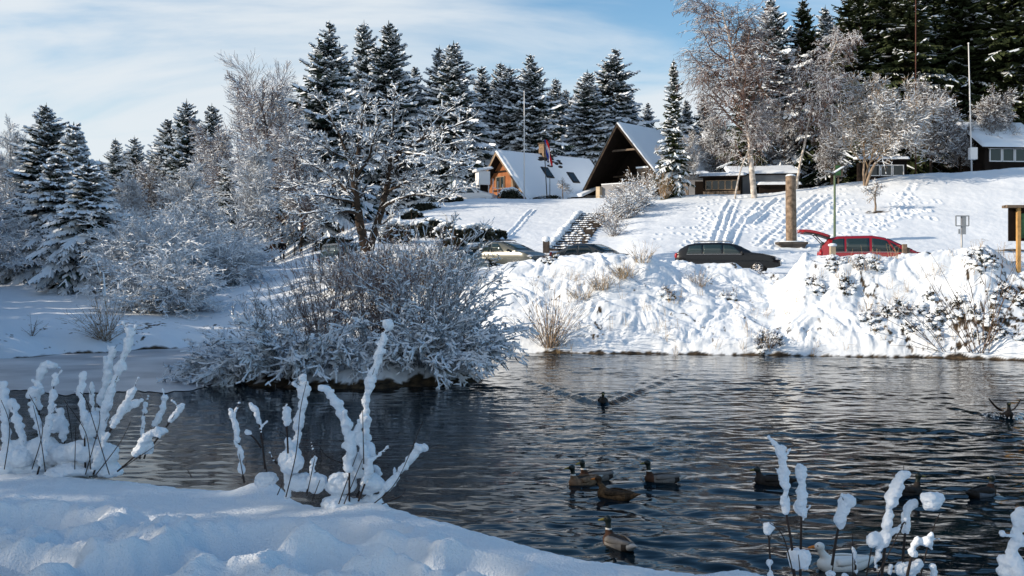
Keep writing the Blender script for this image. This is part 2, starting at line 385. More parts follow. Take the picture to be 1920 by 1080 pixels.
for px, py, rx, ry in ((1645, 398, .8, .5), (1900, 470, 1.3, .5)):
    d = hit(px, py); x0 = (px - 960) / F * d
    bare = np.maximum(bare, sstep(.25, .6, np.exp(-((x_ - x0) / rx) ** 2 - ((y_ - d) / ry) ** 2) + .45 * noise(x_ * 3, y_ * 3, 95) - .1))
nr, nc = XX.shape
idx = np.arange(nr * nc).reshape(nr, nc)
quads = np.stack([idx[:-1, :-1].ravel(), idx[:-1, 1:].ravel(), idx[1:, 1:].ravel(), idx[1:, :-1].ravel()], 1)
M_ground = mat('snowy_ground', SNOWC, 0.75, 0.2)
def ground_mat(m):
    t = m.node_tree; b = t.nodes['Principled BSDF']
    at = t.nodes.new('ShaderNodeAttribute'); at.attribute_name = 'bare'
    g = t.nodes.new('ShaderNodeNewGeometry')
    n = t.nodes.new('ShaderNodeTexNoise'); n.inputs['Scale'].default_value = 5; n.inputs['Detail'].default_value = 6
    t.links.new(g.outputs['Position'], n.inputs['Vector'])
    ramp = t.nodes.new('ShaderNodeValToRGB'); e = ramp.color_ramp.elements
    e[0].position = .35; e[0].color = (.016, .013, .010, 1); e[1].position = .7; e[1].color = (.10, .072, .042, 1)
    t.links.new(n.outputs[0], ramp.inputs[0])
    mx = t.nodes.new('ShaderNodeMix'); mx.data_type = 'RGBA'; t.links.new(at.outputs['Fac'], mx.inputs[0])
    mx.inputs[6].default_value = (*SNOWC, 1); t.links.new(ramp.outputs[0], mx.inputs[7]); t.links.new(mx.outputs[2], b.inputs['Base Color'])
    bp = t.nodes.new('ShaderNodeBump'); bp.inputs['Strength'].default_value = .35; bp.inputs['Distance'].default_value = .05
    n2 = t.nodes.new('ShaderNodeTexNoise'); n2.inputs['Scale'].default_value = 7; n2.inputs['Detail'].default_value = 6
    t.links.new(g.outputs['Position'], n2.inputs['Vector'])
    t.links.new(n2.outputs[0], bp.inputs['Height']); t.links.new(bp.outputs[0], b.inputs['Normal'])
ground_mat(M_ground)
g = link_mesh('snowy_ground', np.stack([XX.ravel(), DD.ravel(), ZZ.ravel()], 1), [quads], M_ground, smooth=True)
at = g.data.attributes.new('bare', 'FLOAT', 'POINT'); at.data.foreach_set('value', bare.astype(np.float32))
tag(g, kind='structure')

# ---------------------------------------------------------------- near snow bank
ex = np.array([(0, 872), (60, 868), (130, 872), (180, 884), (235, 890), (330, 902), (455, 906), (520, 916), (620, 944), (700, 950), (740, 956), (800, 972), (900, 993), (1000, 1010), (1100, 1034), (1200, 1046), (1300, 1058), (1400, 1078), (1480, 1086), (1700, 1140), (1920, 1220)], float)
ZT = 1.40
ed = (CH - ZT) * F / (ex[:, 1] - HY); exx = (ex[:, 0] - 960) / F * ed
def near_edge(x): return np.interp(x, np.concatenate([[-14, -8], exx, [5, 12]]), np.concatenate([[11.5, 9.6], ed, [3.6, 2.6]]))
gx = np.concatenate([np.arange(-14, -4.6, .2), np.arange(-4.6, 2.0, .014), np.arange(2.0, 12, .15)]); gy = np.concatenate([np.arange(-6, 4.9, .2), np.arange(4.9, 9.4, .016), np.arange(9.4, 14, .2)])
NX, NY = np.meshgrid(gx, gy); nx_, ny_ = NX.ravel(), NY.ravel()
def near_z(x, y, full=True):
    x = np.atleast_1d(np.asarray(x, float)); y = np.atleast_1d(np.asarray(y, float))
    s = y - near_edge(x)
    z = ZT + .05 * noise(x * .5, y * .5, 3) + .02 * noise(x * 1.7, y * 1.3, 7)
    z = z - .22 * np.clip(s + .45, 0, 1) ** 2 - 1.6 * np.clip(s - .02, 0, 3) ** 1.0 - .0 * s
    z = np.maximum(z, -.5)
    if full:
        near = 1 - sstep(6.2, 7.4, y + .22 * (x + 3))
        z = z + .008 * fbm(x * 5, y * 5, 11, 3) + .004 * fbm(x * 17, y * 17, 21, 2)
        # kicked-up, trodden snow at the very front
        z = z + near * sstep(-.15, .5, noise(x * .9, y * .9, 12) - .35 * (x + .8)) * (.05 * np.abs(noise(x * 1.5, y * 1.6, 13)) + .05 * np.abs(noise(x * 3.4, y * 3.5, 15)) + .03 * np.abs(noise(x * 7.5, y * 7.7, 16)) + .016 * fbm(x * 13, y * 13, 17, 3)) + near * .006 * fbm(x * 9, y * 9, 14, 3) + .006 * noise(x * 6, y * 22, 18)
        for px, py, r1, r2, dp in ((70, 985, .34, .26, .17), (395, 1058, .36, .22, .18), (545, 1022, .50, .26, .17), (250, 1080, .3, .2, .12), (700, 1065, .30, .22, .13), (860, 1078, .28, .18, .1), (20, 1065, .3, .2, .15), (610, 1078, .25, .2, .1)):
            d0 = (CH - ZT) * F / (py - HY); x0 = (px - 960) / F * d0
            q = ((x - x0) / r1) ** 2 + ((y - d0) / r2) ** 2; q = q * (1 + .35 * noise(x * 4, y * 4, 19))
            z = z - 1.5 * dp * np.exp(-q * q * q) + .05 * np.exp(-((np.sqrt(np.abs(q)) - 1.45) / .3) ** 2)
        for px, py, r, hgt in ((500, 912, .22, .10), (690, 950, .3, .05), (60, 872, .5, .03), (1385, 1070, .15, .06)):
            d0 = (CH - ZT) * F / (py - HY); x0 = (px - 960) / F * d0
            z = z + hgt * np.exp(-((x - x0) / r) ** 2 - ((y - d0 + .05) / (r * .7)) ** 2)
    return z
nz_ = near_z(nx_, ny_)
ii = np.arange(NX.size).reshape(NX.shape)
M_near = mat('near_snow', (0.775, 0.845, 0.91), 0.65, 0.3, bump=(75, .9, .016))
o = link_mesh('snow_bank', np.stack([nx_, ny_, nz_], 1), [np.stack([ii[:-1, :-1].ravel(), ii[:-1, 1:].ravel(), ii[1:, 1:].ravel(), ii[1:, :-1].ravel()], 1)], M_near, smooth=True)
tag(o, kind='structure')

# ---------------------------------------------------------------- pond
DUCKS = [  # px, py at waterline, heading deg (0 = +x, 90 = away), kind, speed
    ('front', 1130, 757, -92, 'dark', 1.0), ('flap', 1888, 783, -100, 'dark', 1.0), ('a', 1093, 909, 215, 'drake', .5), ('b', 1116, 900, 190, 'drake', .3),
    ('hen', 1152, 934, 150, 'hen', .5), ('side', 1240, 905, 178, 'drake', .6), ('back', 1158, 1026, 118, 'drake', .6), ('d1', 1447, 908, 165, 'dark', .3),
    ('d2', 1698, 928, 12, 'dark', .4), ('grey', 1843, 930, 30, 'grey', .5), ('white', 1578, 1066, 188, 'white', .4)]
def wz(x, y):
    act = .18 + .82 * sstep(-3.0, 1.5, x + .12 * (y - 14))
    z = act * (.013 * noise(x * .55 + .3 * y, y * 1.5, 101) + .015 * noise(x * 1.3 - .55 * y, y * 2.5, 103) + .010 * noise(x * 2.8 + 1.1 * y, y * 4.6, 105) + .003 * noise(x * 5 - .6 * y, y * 9, 107))
    z = z * (.45 + 1.0 * np.clip(.55 + noise(x * .22, y * .30, 111) + .4 * noise(x * .6, y * .8, 113), 0, 1.4))
    for nm, px, py, hd, kd, sp in DUCKS:
        d = CH * F / (py - HY); x0 = (px - 960) / F * d
        fx, fy = math.cos(R(hd)), math.sin(R(hd))
        a = -((x - x0) * fx + (y - d) * fy); b = -(x - x0) * fy + (y - d) * fx      # a: distance behind
        arm = np.abs(np.abs(b) - .10 - (.42 if nm != 'front' else .36) * a)
        amp = (.026 if nm != 'front' else .060) * sp * np.exp(-a / (2.4 if nm != 'front' else 4.0)) * (a > -.25)
        z = z + amp * (np.exp(-(arm / .13) ** 2) - .8 * np.exp(-((arm - .24) / .13) ** 2))
        r = np.sqrt(a * a + b * b); z = z + .007 * sp * np.sin(r * 17) * np.exp(-r / .8)
    return z
wd = np.concatenate([np.arange(1.2, 8, .25), 8 * np.cumprod(np.full(520, 1.0030))]); wd = wd[wd < 47]
wu = np.concatenate([np.linspace(-1700, -40, 50), np.arange(-30, 1951, 3.0), np.linspace(1965, 3600, 50)])
WU, WD = np.meshgrid(wu, wd); WX = (WU - 960) / F * WD
WZ = wz(WX.ravel(), WD.ravel())
ii = np.arange(WX.size).reshape(WX.shape)
M_water = mat('pond_water', (.002, .010, .016), .025, .36)
def water_mat(m):
    t = m.node_tree; b = t.nodes['Principled BSDF']; b.inputs['IOR'].default_value = 1.333
    g = t.nodes.new('ShaderNodeNewGeometry'); last = None
    sx = t.nodes.new('ShaderNodeSeparateXYZ'); t.links.new(g.outputs['Position'], sx.inputs[0])
    ma = t.nodes.new('ShaderNodeMath'); ma.operation = 'MULTIPLY_ADD'; t.links.new(sx.outputs[1], ma.inputs[0]); ma.inputs[1].default_value = .12; t.links.new(sx.outputs[0], ma.inputs[2])
    pn = t.nodes.new('ShaderNodeTexNoise'); pn.inputs['Scale'].default_value = .22; pn.inputs['Detail'].default_value = 2; t.links.new(g.outputs['Position'], pn.inputs['Vector'])
    pa = t.nodes.new('ShaderNodeMath'); pa.operation = 'MULTIPLY_ADD'; t.links.new(pn.outputs[0], pa.inputs[0]); pa.inputs[1].default_value = 5.0; t.links.new(ma.outputs[0], pa.inputs[2])
    calm = t.nodes.new('ShaderNodeMapRange'); calm.interpolation_type = 'SMOOTHSTEP'; t.links.new(pa.outputs[0], calm.inputs[0])
    calm.inputs[1].default_value = .5; calm.inputs[2].default_value = 6.0; calm.inputs[3].default_value = .28; calm.inputs[4].default_value = .9
    for sc, st, dist, stretch, rot in ((2.2, .5, .055, (.40, 1, 1), 8), (5.5, .40, .016, (.45, 1, 1), -12), (14, .15, .005, (.5, 1, 1), 5)):
        mp = t.nodes.new('ShaderNodeMapping'); mp.inputs['Scale'].default_value = stretch; mp.inputs['Rotation'].default_value = (0, 0, R(rot))
        t.links.new(g.outputs['Position'], mp.inputs[0])
        n = t.nodes.new('ShaderNodeTexNoise'); n.inputs['Scale'].default_value = sc; n.inputs['Detail'].default_value = 2; n.inputs['Distortion'].default_value = .6
        t.links.new(mp.outputs[0], n.inputs['Vector'])
        bp = t.nodes.new('ShaderNodeBump'); ms = t.nodes.new('ShaderNodeMath'); ms.operation = 'MULTIPLY'; ms.inputs[1].default_value = st; t.links.new(calm.outputs[0], ms.inputs[0]); t.links.new(ms.outputs[0], bp.inputs['Strength']); bp.inputs['Distance'].default_value = dist
        t.links.new(n.outputs[0], bp.inputs['Height'])
        if last: t.links.new(last.outputs[0], bp.inputs['Normal'])
        last = bp
    t.links.new(last.outputs[0], b.inputs['Normal'])
water_mat(M_water)
o = link_mesh('pond_water', np.stack([WX.ravel(), WD.ravel(), WZ], 1), [np.stack([ii[:-1, :-1].ravel(), ii[:-1, 1:].ravel(), ii[1:, 1:].ravel(), ii[1:, :-1].ravel()], 1)], M_water, smooth=True)
tag(o, kind='structure')

# thin ice with a dusting of snow along the left shore
iu = np.arange(-700, 470, 6.0); iv = np.linspace(0, 1, 50)
IU, IV_ = np.meshgrid(iu, iv)
dn = CH * F / (np.interp(iu, [-700, -100, 0, 100, 200, 300, 380, 440, 470], [760, 742, 738, 736, 738, 736, 728, 706, 690]) + 7 * noise(iu * .013, iu * 0 + .3, 7) + 3 * noise(iu * .06, iu * 0 + .7, 8) - HY)
dfar = np.interp(iu, [-700, 0, 200, 380, 470], [28, 36, 38.5, 41, 42])
ID = dn[None] * (1 - IV_) + dfar[None] * IV_; IX = (IU - 960) / F * ID
M_ice = mat('snow_dusted_ice', (.36, .37, .40), .35, .4)
def ice_mat(m):
    t = m.node_tree; b = t.nodes['Principled BSDF']; g = t.nodes.new('ShaderNodeNewGeometry')
    n = t.nodes.new('ShaderNodeTexNoise'); n.inputs['Scale'].default_value = .45; n.inputs['Detail'].default_value = 6
    t.links.new(g.outputs['Position'], n.inputs['Vector'])
    r = t.nodes.new('ShaderNodeValToRGB'); e = r.color_ramp.elements
    e[0].position = .35; e[0].color = (.30, .32, .36, 1); e[1].position = .68; e[1].color = (.66, .67, .70, 1)
    t.links.new(n.outputs[0], r.inputs[0]); t.links.new(r.outputs[0], b.inputs['Base Color'])
ice_mat(M_ice)
ii = np.arange(IX.size).reshape(IX.shape)
o = link_mesh('pond_ice', np.stack([IX.ravel(), ID.ravel(), np.full(IX.size, .014)], 1), [np.stack([ii[:-1, :-1].ravel(), ii[:-1, 1:].ravel(), ii[1:, 1:].ravel(), ii[1:, :-1].ravel()], 1)], M_ice, smooth=True)
tag(o, kind='structure')

# island mound
ICX, ICY = -4.15, 27.6
ax = np.arange(-5, 5.01, .06); MX, MY = np.meshgrid(ax, np.arange(-3.2, 3.21, .06))
rr = np.sqrt((MX / 3.6) ** 2 + (MY / 2.3) ** 2) + .10 * noise(MX * .9, MY * .9, 61) + .05 * noise(MX * 2.6, MY * 2.6, 63)
isl_h = np.where(rr < 1.15, .62 * np.clip(1.05 - rr, -.5, 1) ** .55 if False else .75 * (1 - sstep(.35, 1.08, rr)) - .12, -.25) + .10 * np.abs(noise(MX * 1.6, MY * 1.6, 65))
def isl_z(x, y):
    a = np.atleast_1d(np.asarray(x, float)) - ICX; b = np.atleast_1d(np.asarray(y, float)) - ICY
    r = np.sqrt((a / 3.6) ** 2 + (b / 2.3) ** 2); return float((.75 * (1 - sstep(.35, 1.08, r)) - .12)[0])
bare_i = (1 - sstep(.14, .20, isl_h + .16 * noise(MX * 2.0, MY * 2.0, 67) + .1 * noise(MX * 6, MY * 6, 68))) 
ii = np.arange(MX.size).reshape(MX.shape)
o = link_mesh('island', np.stack([MX.ravel() + ICX, MY.ravel() + ICY, isl_h.ravel()], 1), [np.stack([ii[:-1, :-1].ravel(), ii[:-1, 1:].ravel(), ii[1:, 1:].ravel(), ii[1:, :-1].ravel()], 1)], M_ground, smooth=True)
at = o.data.attributes.new('bare', 'FLOAT', 'POINT'); at.data.foreach_set('value', bare_i.ravel().astype(np.float32))
tag(o, kind='structure')

# ---------------------------------------------------------------- vegetation: spruces
def make_spruce(seed, Ht, Rd, snow, needle, whorl=.42, per=8, droop=.55, ragged=.25, name='spruce', clear=.03, pad=1.0, sdrop=.3):
    rng = np.random.default_rng(seed)
    root = empty(name)
    tr = Acc(); lean = rng.normal(0, .012, 2)
    tr.tube([(lean[0] * z * Ht, lean[1] * z * Ht, z * Ht) for z in np.linspace(0, 1, 7)], [Ht * .014 * (1 - .93 * z) + .012 for z in np.linspace(0, 1, 7)], 7)
    tr.build('trunk', [M_bark], root, True)
    nb = []
    z = Ht * clear
    gapf = 1.0
    while z < Ht * .985:
        t = z / Ht
        k = max(4, int(per * (1 - t * .35) + rng.uniform(-1, 1)))
        a0 = rng.uniform(0, 6.28); wl = 1 + rng.uniform(-.16, .16)
        for j in range(k):
            a = a0 + 6.283 * j / k + rng.normal(0, .22)
            L = Rd * ((1 - t) ** .74) * wl * (1 + rng.uniform(-ragged, ragged * .5)) + .10
            if t < .12: L *= .72 + 2.3 * t
            nb.append((z + rng.normal(0, .10), a, L, t))
        z += whorl * (1 - .45 * t) * rng.uniform(.8, 1.2)
    nb = np.array(nb); zb, az_, L, t = nb.T
    n = len(nb); cs, sn = np.cos(az_), np.sin(az_); radial = np.stack([cs, sn, 0 * cs], 1); tang = np.stack([-sn, cs, 0 * cs], 1)
    up0 = .55 * t + .10 + rng.normal(0, .08, n); dr = droop * (1.15 - t) + rng.normal(0, .08, n)
    def pos(s): return radial * (L * s)[:, None] + np.stack([lean[0] * zb, lean[1] * zb, zb + L * (up0 * s - dr * s * s * 1.25 + .16 * s ** 4)], 1)
    bs = np.clip(snow + rng.normal(-.08, .30, n) + .25 * np.sin(az_ * 2 + zb * 1.3), 0, 1.5)
    g = Acc(); NS = 6; ss = np.linspace(.05, 1, NS + 1)
    wid = np.clip(.05 + .10 * L, .08, .30)
    prev = pos(np.full(n, ss[0]))
    sa = [[] for _ in range(8)]
    for i in range(NS):
        nx = pos(np.full(n, ss[i + 1])); f0 = 1 - .75 * ss[i]; f1 = 1 - .75 * ss[i + 1]
        w0, w1 = wid * f0, wid * f1
        batch_pads(g, prev, nx, w0, w1, w0 * .7, w1 * .9, .015, 0)
        k = rng.uniform(0, 1, n) < bs * (.55 + .45 * ss[i]) * (.55 if pad < .9 else 1)
        if i >= 1: batch_pads(g, prev[k], nx[k], w0[k] * .95, w1[k] * .95, w0[k] * sdrop, w1[k] * sdrop, (.09 + .05 * np.minimum(L[k], 2)) * pad, 1)
        # side sprays
        for sd_ in (-1, 1):
            for h in range(2):
                sel = rng.uniform(0, 1, n) < .95
                s0 = np.full(n, ss[i] + (ss[i + 1] - ss[i]) * (h * .5 + rng.uniform(0, .4)))
                p = pos(s0); tl = (L * .40 * (1.12 - s0) + .07) * rng.uniform(.6, 1.15, n)
                dirv = radial * rng.uniform(.45, .95, n)[:, None] + tang * (sd_ * rng.uniform(.6, 1.0, n))[:, None]
                dirv /= np.linalg.norm(dirv, axis=1, keepdims=True)
                slope = (up0 - 2.5 * dr * s0)
                q = p + dirv * tl[:, None]; q[:, 2] += tl * (slope * .75 - .18 + rng.normal(0, .1, n))
                ww = np.clip(tl * .22, .035, .16) * rng.uniform(.7, 1.2, n)
                batch_pads(g, p[sel], q[sel], ww[sel], ww[sel] * .35, ww[sel] * .8, ww[sel] * .9, .01, 0)
                k = (rng.uniform(0, 1, n) < bs) & sel
                batch_pads(g, p[k], q[k], ww[k] * 1.0, ww[k] * .55, ww[k] * sdrop, ww[k] * sdrop, (.05 + .45 * ww[k]) * pad, 1)
                # hanging needles under the spray
                k2 = (rng.uniform(0, 1, n) < .5) & sel; m = (p[k2] + q[k2]) / 2
                dn_ = m - np.array([0, 0, 1.0]) * (ww[k2] * rng.uniform(1.0, 2.4, k2.sum()))[:, None]
                g.add(np.stack([p[k2], q[k2], dn_], 1), np.arange(k2.sum() * 3).reshape(-1, 3), 0)
        prev = nx
    # dark inner foliage round the trunk
    m = int(Ht * 42); zi = rng.uniform(.05, .93, m) ** 1.1 * Ht; ri = Rd * (1 - zi / Ht) * rng.uniform(.05, .55, m); ai = rng.uniform(0, 6.28, m)
    batch_leaves(g, np.stack([np.cos(ai) * ri, np.sin(ai) * ri, zi - .2], 1), rng.uniform(.12, .34, m) * (1.1 - .6 * zi / Ht), rng, 0)
    # leader
    batch_pads(g, [(lean[0] * Ht, lean[1] * Ht, Ht * .975)] * 3, [(lean[0] * Ht + dx, lean[1] * Ht + dy, Ht * 1.0 + dz) for dx, dy, dz in ((0, 0, .25), (.12, 0, 0), (-.1, .05, .02))], .05, .01, .02, .02, .02, 0)
    g.build('crown', [needle, M_snow], root)
    root['_h'] = Ht
    return root

PARK = []       # prototypes are moved to their first place, so none stays unused
SPR = {}
def spruce_proto(kind):
    if kind not in SPR:
        a = {'s1': (1, 14, 3.1, 1.02, M_needle, .46, 8), 's2': (2, 14, 2.8, 1.05, M_needle, .44, 8), 's3': (3, 15, 3.4, .98, M_needle, .48, 8),
             'w1': (4, 8, 2.3, 1.5, M_needle, .36, 9), 'w2': (5, 8, 2.0, 1.5, M_needle, .34, 9),
             'o1': (6, 24, 4.6, .24, M_needle_olive, .60, 8), 'o2': (7, 24, 5.0, .18, M_needle_olive, .62, 8), 'o3': (8, 22, 4.2, .36, M_needle_olive, .58, 8),
             'slim': (9, 12, 1.5, .6, M_needle_olive, .40, 7)}[kind]
        SPR[kind] = [make_spruce(*a[:5], whorl=a[5], per=a[6], droop=(.95 if kind[0] == 'w' else .55), ragged=(.45 if kind[0] in 'os' else .25), pad=(1.2 if kind[0] == 'w' else 1.15 if kind[0] == 's' else .6), sdrop=(.6 if kind[0] == 'w' else .55 if kind[0] == 's' else .3)), False]
    return SPR[kind]
rt = random.Random(11)
def put_tree(pr, px, d, top, label, cat, group, wf=1.0, hgt=None, sink=.1):
    o = pr[0] if not pr[1] else copy_tree(pr[0]); pr[1] = True
    p = on_ground(px, d, sink); o.location = p
    h = zrow(top, d) - p.z; s = h / o['_h']; w = (s ** .6) * wf * 1.55 * rt.uniform(.9, 1.1) if hgt is None else s * wf
    o.scale = (w, w, s); o.rotation_euler = (R(rt.uniform(-1.6, 1.6)), R(rt.uniform(-1.6, 1.6)), rt.uniform(0, 6.28))
    tag(o, label, cat, group); return o
G1 = 'snowy spruces on the left edge of the pond'; G2 = 'spruces on the skyline at the left'; G3 = 'tall spruces standing behind the chalets'; G4 = 'dark spruces of the wood on the right'
for kind, px, d, top, wf, lab, grp in [
    ('w1', 168, 51, 308, 1.05, 'small snow laden spruce standing foremost at the left, beside the frosted bushes', G1),
    ('w2', 97, 55, 290, 1.15, 'snow laden spruce with wide skirts, left neighbour of the small foremost spruce', G1),
    ('s1', 88, 64, 198, 1.0, 'tallest spruce of the left group, its top dark against the pale sky', G1),
    ('w2', 141, 60, 238, 1.05, 'slim snow covered spruce rising just behind the small foremost spruce', G1),
    ('w1', 48, 56, 370, 1.2, 'low dark spruce with snowy skirts at the far left, left of the wide skirted one', G1),
    ('s2', 120, 78, 255, .9, 'spruce half hidden between the two tall spruces of the left group', G1),
    ('s2', 213, 100, 262, .8, 'small pointed spruce on the skyline, leftmost of the distant row', G2),
    ('s1', 254, 100, 257, .8, 'spruce on the skyline, second from the left in the distant row', G2),
    ('s3', 289, 102, 249, .95, 'broad round topped spruce in the middle of the distant row', G2),
    ('s2', 325, 95, 224, .85, 'dark spruce touching the left side of the tallest skyline spruce', G2),
    ('s1', 353, 94, 188, .95, 'tallest spruce of the distant row on the left skyline', G2),
    ('s2', 400, 103, 197, .85, 'spruce on the skyline just left of the tall bare tree', G2),
    ('slim', 425, 74, 305, .9, 'slim dark spruce standing among the frosted trees', G2),
    ('s2', 188, 96, 300, .8, 'low spruce showing its tip just right of the slim snowy spruce', G2),
    ('s3', 597, 83, 38, 1.02, 'tall spruce with open snowy branches, left of the twin spruces', G3),
    ('s1', 630, 101, 84, .95, 'spruce leaning out behind the right side of the tall open spruce', G3),
    ('s2', 690, 105, 43, 1.0, 'left one of the twin tall spruces above the snowy bare tree', G3),
    ('s1', 737, 103, 46, 1.05, 'right one of the twin tall spruces above the snowy bare tree', G3),
    ('s2', 778, 110, 124, .85, 'shorter spruce right behind the twin spruces', G3),
    ('s1', 829, 104, 90, .95, 'left spruce of the close pair left of the brown chalet', G3),
    ('s2', 858, 102, 82, 1.05, 'right spruce of the close pair left of the brown chalet', G3),
    ('s1', 904, 112, 125, .9, 'spruce rising directly above the brown chalet gable, left of three', G3),
    ('s2', 930, 107, 119, 1.0, 'spruce rising above the brown chalet gable, middle of three', G3),
    ('s1', 960, 106, 124, 1.0, 'spruce just left of the tall white flagpole', G3),
    ('s3', 1007, 104, 102, .98, 'broad spruce behind the chalet chimney and the flag', G3),
    ('s2', 1047, 118, 148, .9, 'hazy spruce right behind the broad spruce by the chimney', G3),
    ('s1', 1062, 122, 168, .85, 'most distant grey spruce between the chimney and the timber house', G3),
    ('s3', 1133, 112, 93, 1.08, 'tallest spruce right behind the peak of the dark timber house', G3),
    ('s1', 1104, 108, 134, 1.0, 'spruce left of the peak of the dark timber house', G3),
    ('s2', 1162, 116, 150, 1.0, 'spruce whose right side slopes down to the dark roof peak', G3),
    ('s2', 1086, 114, 178, .9, 'lower spruce at the left foot of the tallest spruce by the roof peak', G3),
    ('s1', 658, 126, 150, 1.0, 'low spruce filling the gap left of the twin spruces', G3), ('s2', 715, 128, 165, 1.0, 'low spruce in the second row between the twin spruces', G3), ('s2', 803, 126, 160, 1.0, 'low spruce in the second row left of the close pair', G3),
    ('s1', 882, 128, 168, 1.0, 'low spruce in the second row right of the close pair', G3), ('s1', 985, 130, 165, 1.0, 'low spruce in the second row behind the white flagpole', G3), ('s2', 1185, 126, 205, 1.0, 'low spruce behind the blue snowy roof of the timber house', G3), ('s1', 560, 108, 190, 1.0, 'spruce half hidden left of the tall open spruce', G2),
    ('s2', 236, 118, 285, 1.0, 'low spruce between the two leftmost skyline spruces', G2), ('s1', 306, 116, 268, 1.0, 'low spruce left of the darker skyline spruce', G2), ('s1', 378, 114, 235, 1.0, 'spruce right behind the tallest skyline spruce', G2), ('s2', 165, 112, 300, 1.0, 'low distant spruce behind the small foremost spruce tip', G2),
    ('s3', 1211, 128, 195, .7, 'small distant spruce visible over the blue snowy roof', G3),
    ('slim', 1262, 78, 115, .78, 'slim ragged spruce standing in front of the right end of the timber house', G3),
    ('s2', 1291, 118, 188, .8, 'thin spruce tip right of the slim ragged spruce', G3),
    ('s1', 1318, 121, 182, .8, 'dark spruce tip left of the big birch', G3),
    ('o3', 1404, 92, 45, .62, 'spruce standing inside the crown of the big birch', G4),
    ('s3', 1465, 100, -6, .85, 'pointed spruce top between the birch crowns', G4),
    ('o3', 1524, 100, -8, .85, 'dark spruce with a clear pointed top at the left edge of the wood', G4),
    ('s1', 1550, 103, 14, 1.0, 'snowier spruce in the gap right of the pointed top', G4),
    ('o1', 1592, 93, -60, .85, 'dark green spruce at the left corner of the wood', G4),
    ('o2', 1642, 96, -120, .8, 'wide dark spruce above the snowy cherry tree', G4),
    ('o1', 1692, 92, -165, .8, 'dark spruce just left of the rusty pole', G4),
    ('o2', 1742, 97, -150, .8, 'dark spruce just right of the rusty pole', G4),
    ('o1', 1792, 94, -185, .85, 'dark spruce just left of the white pole', G4),
    ('o3', 1842, 96, -160, .95, 'dark spruce just right of the white pole', G4),
    ('o2', 1892, 92, -205, .8, 'dark spruce above the glazed hut at the right edge', G4),
    ('o1', 1945, 93, -180, .9, 'dark spruce cut by the right picture edge', G4),
    ('o3', 1617, 108, -145, .95, 'spruce filling the gap behind the left corner of the wood', G4),
    ('o1', 1668, 112, -185, .95, 'spruce in the second row left of the rusty pole', G4),
    ('o2', 1718, 110, -205, .9, 'spruce in the second row right behind the rusty pole', G4),
    ('o3', 1768, 112, -200, 1.0, 'spruce in the second row between the two tall poles', G4),
    ('o1', 1820, 113, -210, .95, 'spruce in the second row right behind the white pole', G4),
    ('o2', 1872, 112, -220, .9, 'spruce in the second row above the right hut', G4),
    ('o3', 1925, 110, -200, 1.0, 'spruce in the second row at the right picture edge', G4)]:
    put_tree(spruce_proto(kind), px, d, top, lab, 'spruce', grp, wf)

# ---------------------------------------------------------------- vegetation: bare trees
def grow_segs(seed, Ht, spread, levels, kids, first, trunk_r, wander=.16, up=.10, ratio=.62, min_r=.010, seglen=.35, ang=(28, 62), droopy=0.0, multi=1, base_up=1.0, min_len=.25, flat=0.0, first_len=None):
    rng = random.Random(seed); segs = []
    def rot_dir(d, a, b):
        o = d.orthogonal().normalized(); o.rotate(Matrix.Rotation(b, 3, d)); q = d.copy(); q.rotate(Matrix.Rotation(a, 3, o)); return q
    def branch(p, d, L, r, lev):
        n = max(2, int(L / (seglen * (.75 ** lev) + .03))); n = min(n, 14); st = L / n; pts = [(p.copy(), r, d.copy())]; e = max(min_r, r * (.25 if lev else .30))
        for i in range(n):
            f = (i + 1) / n
            d = d + Vector((rng.gauss(0, wander) * (.5 if lev == 0 else 1), rng.gauss(0, wander) * (.5 if lev == 0 else 1), rng.gauss(0, wander) * (.7)))
            d.z += up * (1 if lev < 2 else .6) - (droopy * (lev - 1.2) * .55 * f if lev >= 2 else 0) 
            if flat and lev >= 1: d.z *= (1 - flat)
            d.normalize(); q = p + d * st; r2 = r + (e - r) * f
            segs.append((p.x, p.y, p.z, q.x, q.y, q.z, pts[-1][1], r2, lev)); p = q; pts.append((p.copy(), r2, d.copy()))
        if lev < levels:
            k = kids[lev] + rng.randint(-1, 1); f0 = first if lev == 0 else .15
            for j in range(k):
                f = f0 + (1 - f0) * (j + rng.random() * .9) / k; f = min(f, .99); ix = int(f * n); a = pts[ix]; b_ = pts[min(ix + 1, n)]; w = f * n - ix
                pp = a[0].lerp(b_[0], w); dd = rot_dir(a[2], R(rng.uniform(*ang)), rng.uniform(0, 6.283))
                if lev == 0: dd.z = dd.z * spread[1] + .05
                LL = (Ht * spread[0] * (1.0 - .55 * (f - f0) / (1 - f0)) if lev == 0 else L * ratio * (1.05 - .5 * f)) * rng.uniform(.7, 1.15)
                if LL > min_len * .5: branch(pp, dd.normalized(), LL, max(min_r, a[1] * rng.uniform(.5, .72)), lev + 1)
    for m in range(multi):
        a = 6.283 * m / multi + rng.random(); s = 0 if multi == 1 else .22
        d0 = Vector((math.cos(a) * s, math.sin(a) * s, base_up)).normalized()
        branch(Vector((math.cos(a) * s * .3, math.sin(a) * s * .3, 0)), d0, Ht * (.92 if first_len is None else first_len) * (1 if m == 0 else rng.uniform(.72, .95)), trunk_r * (1 if m == 0 else .75), 0)
    return np.array(segs)
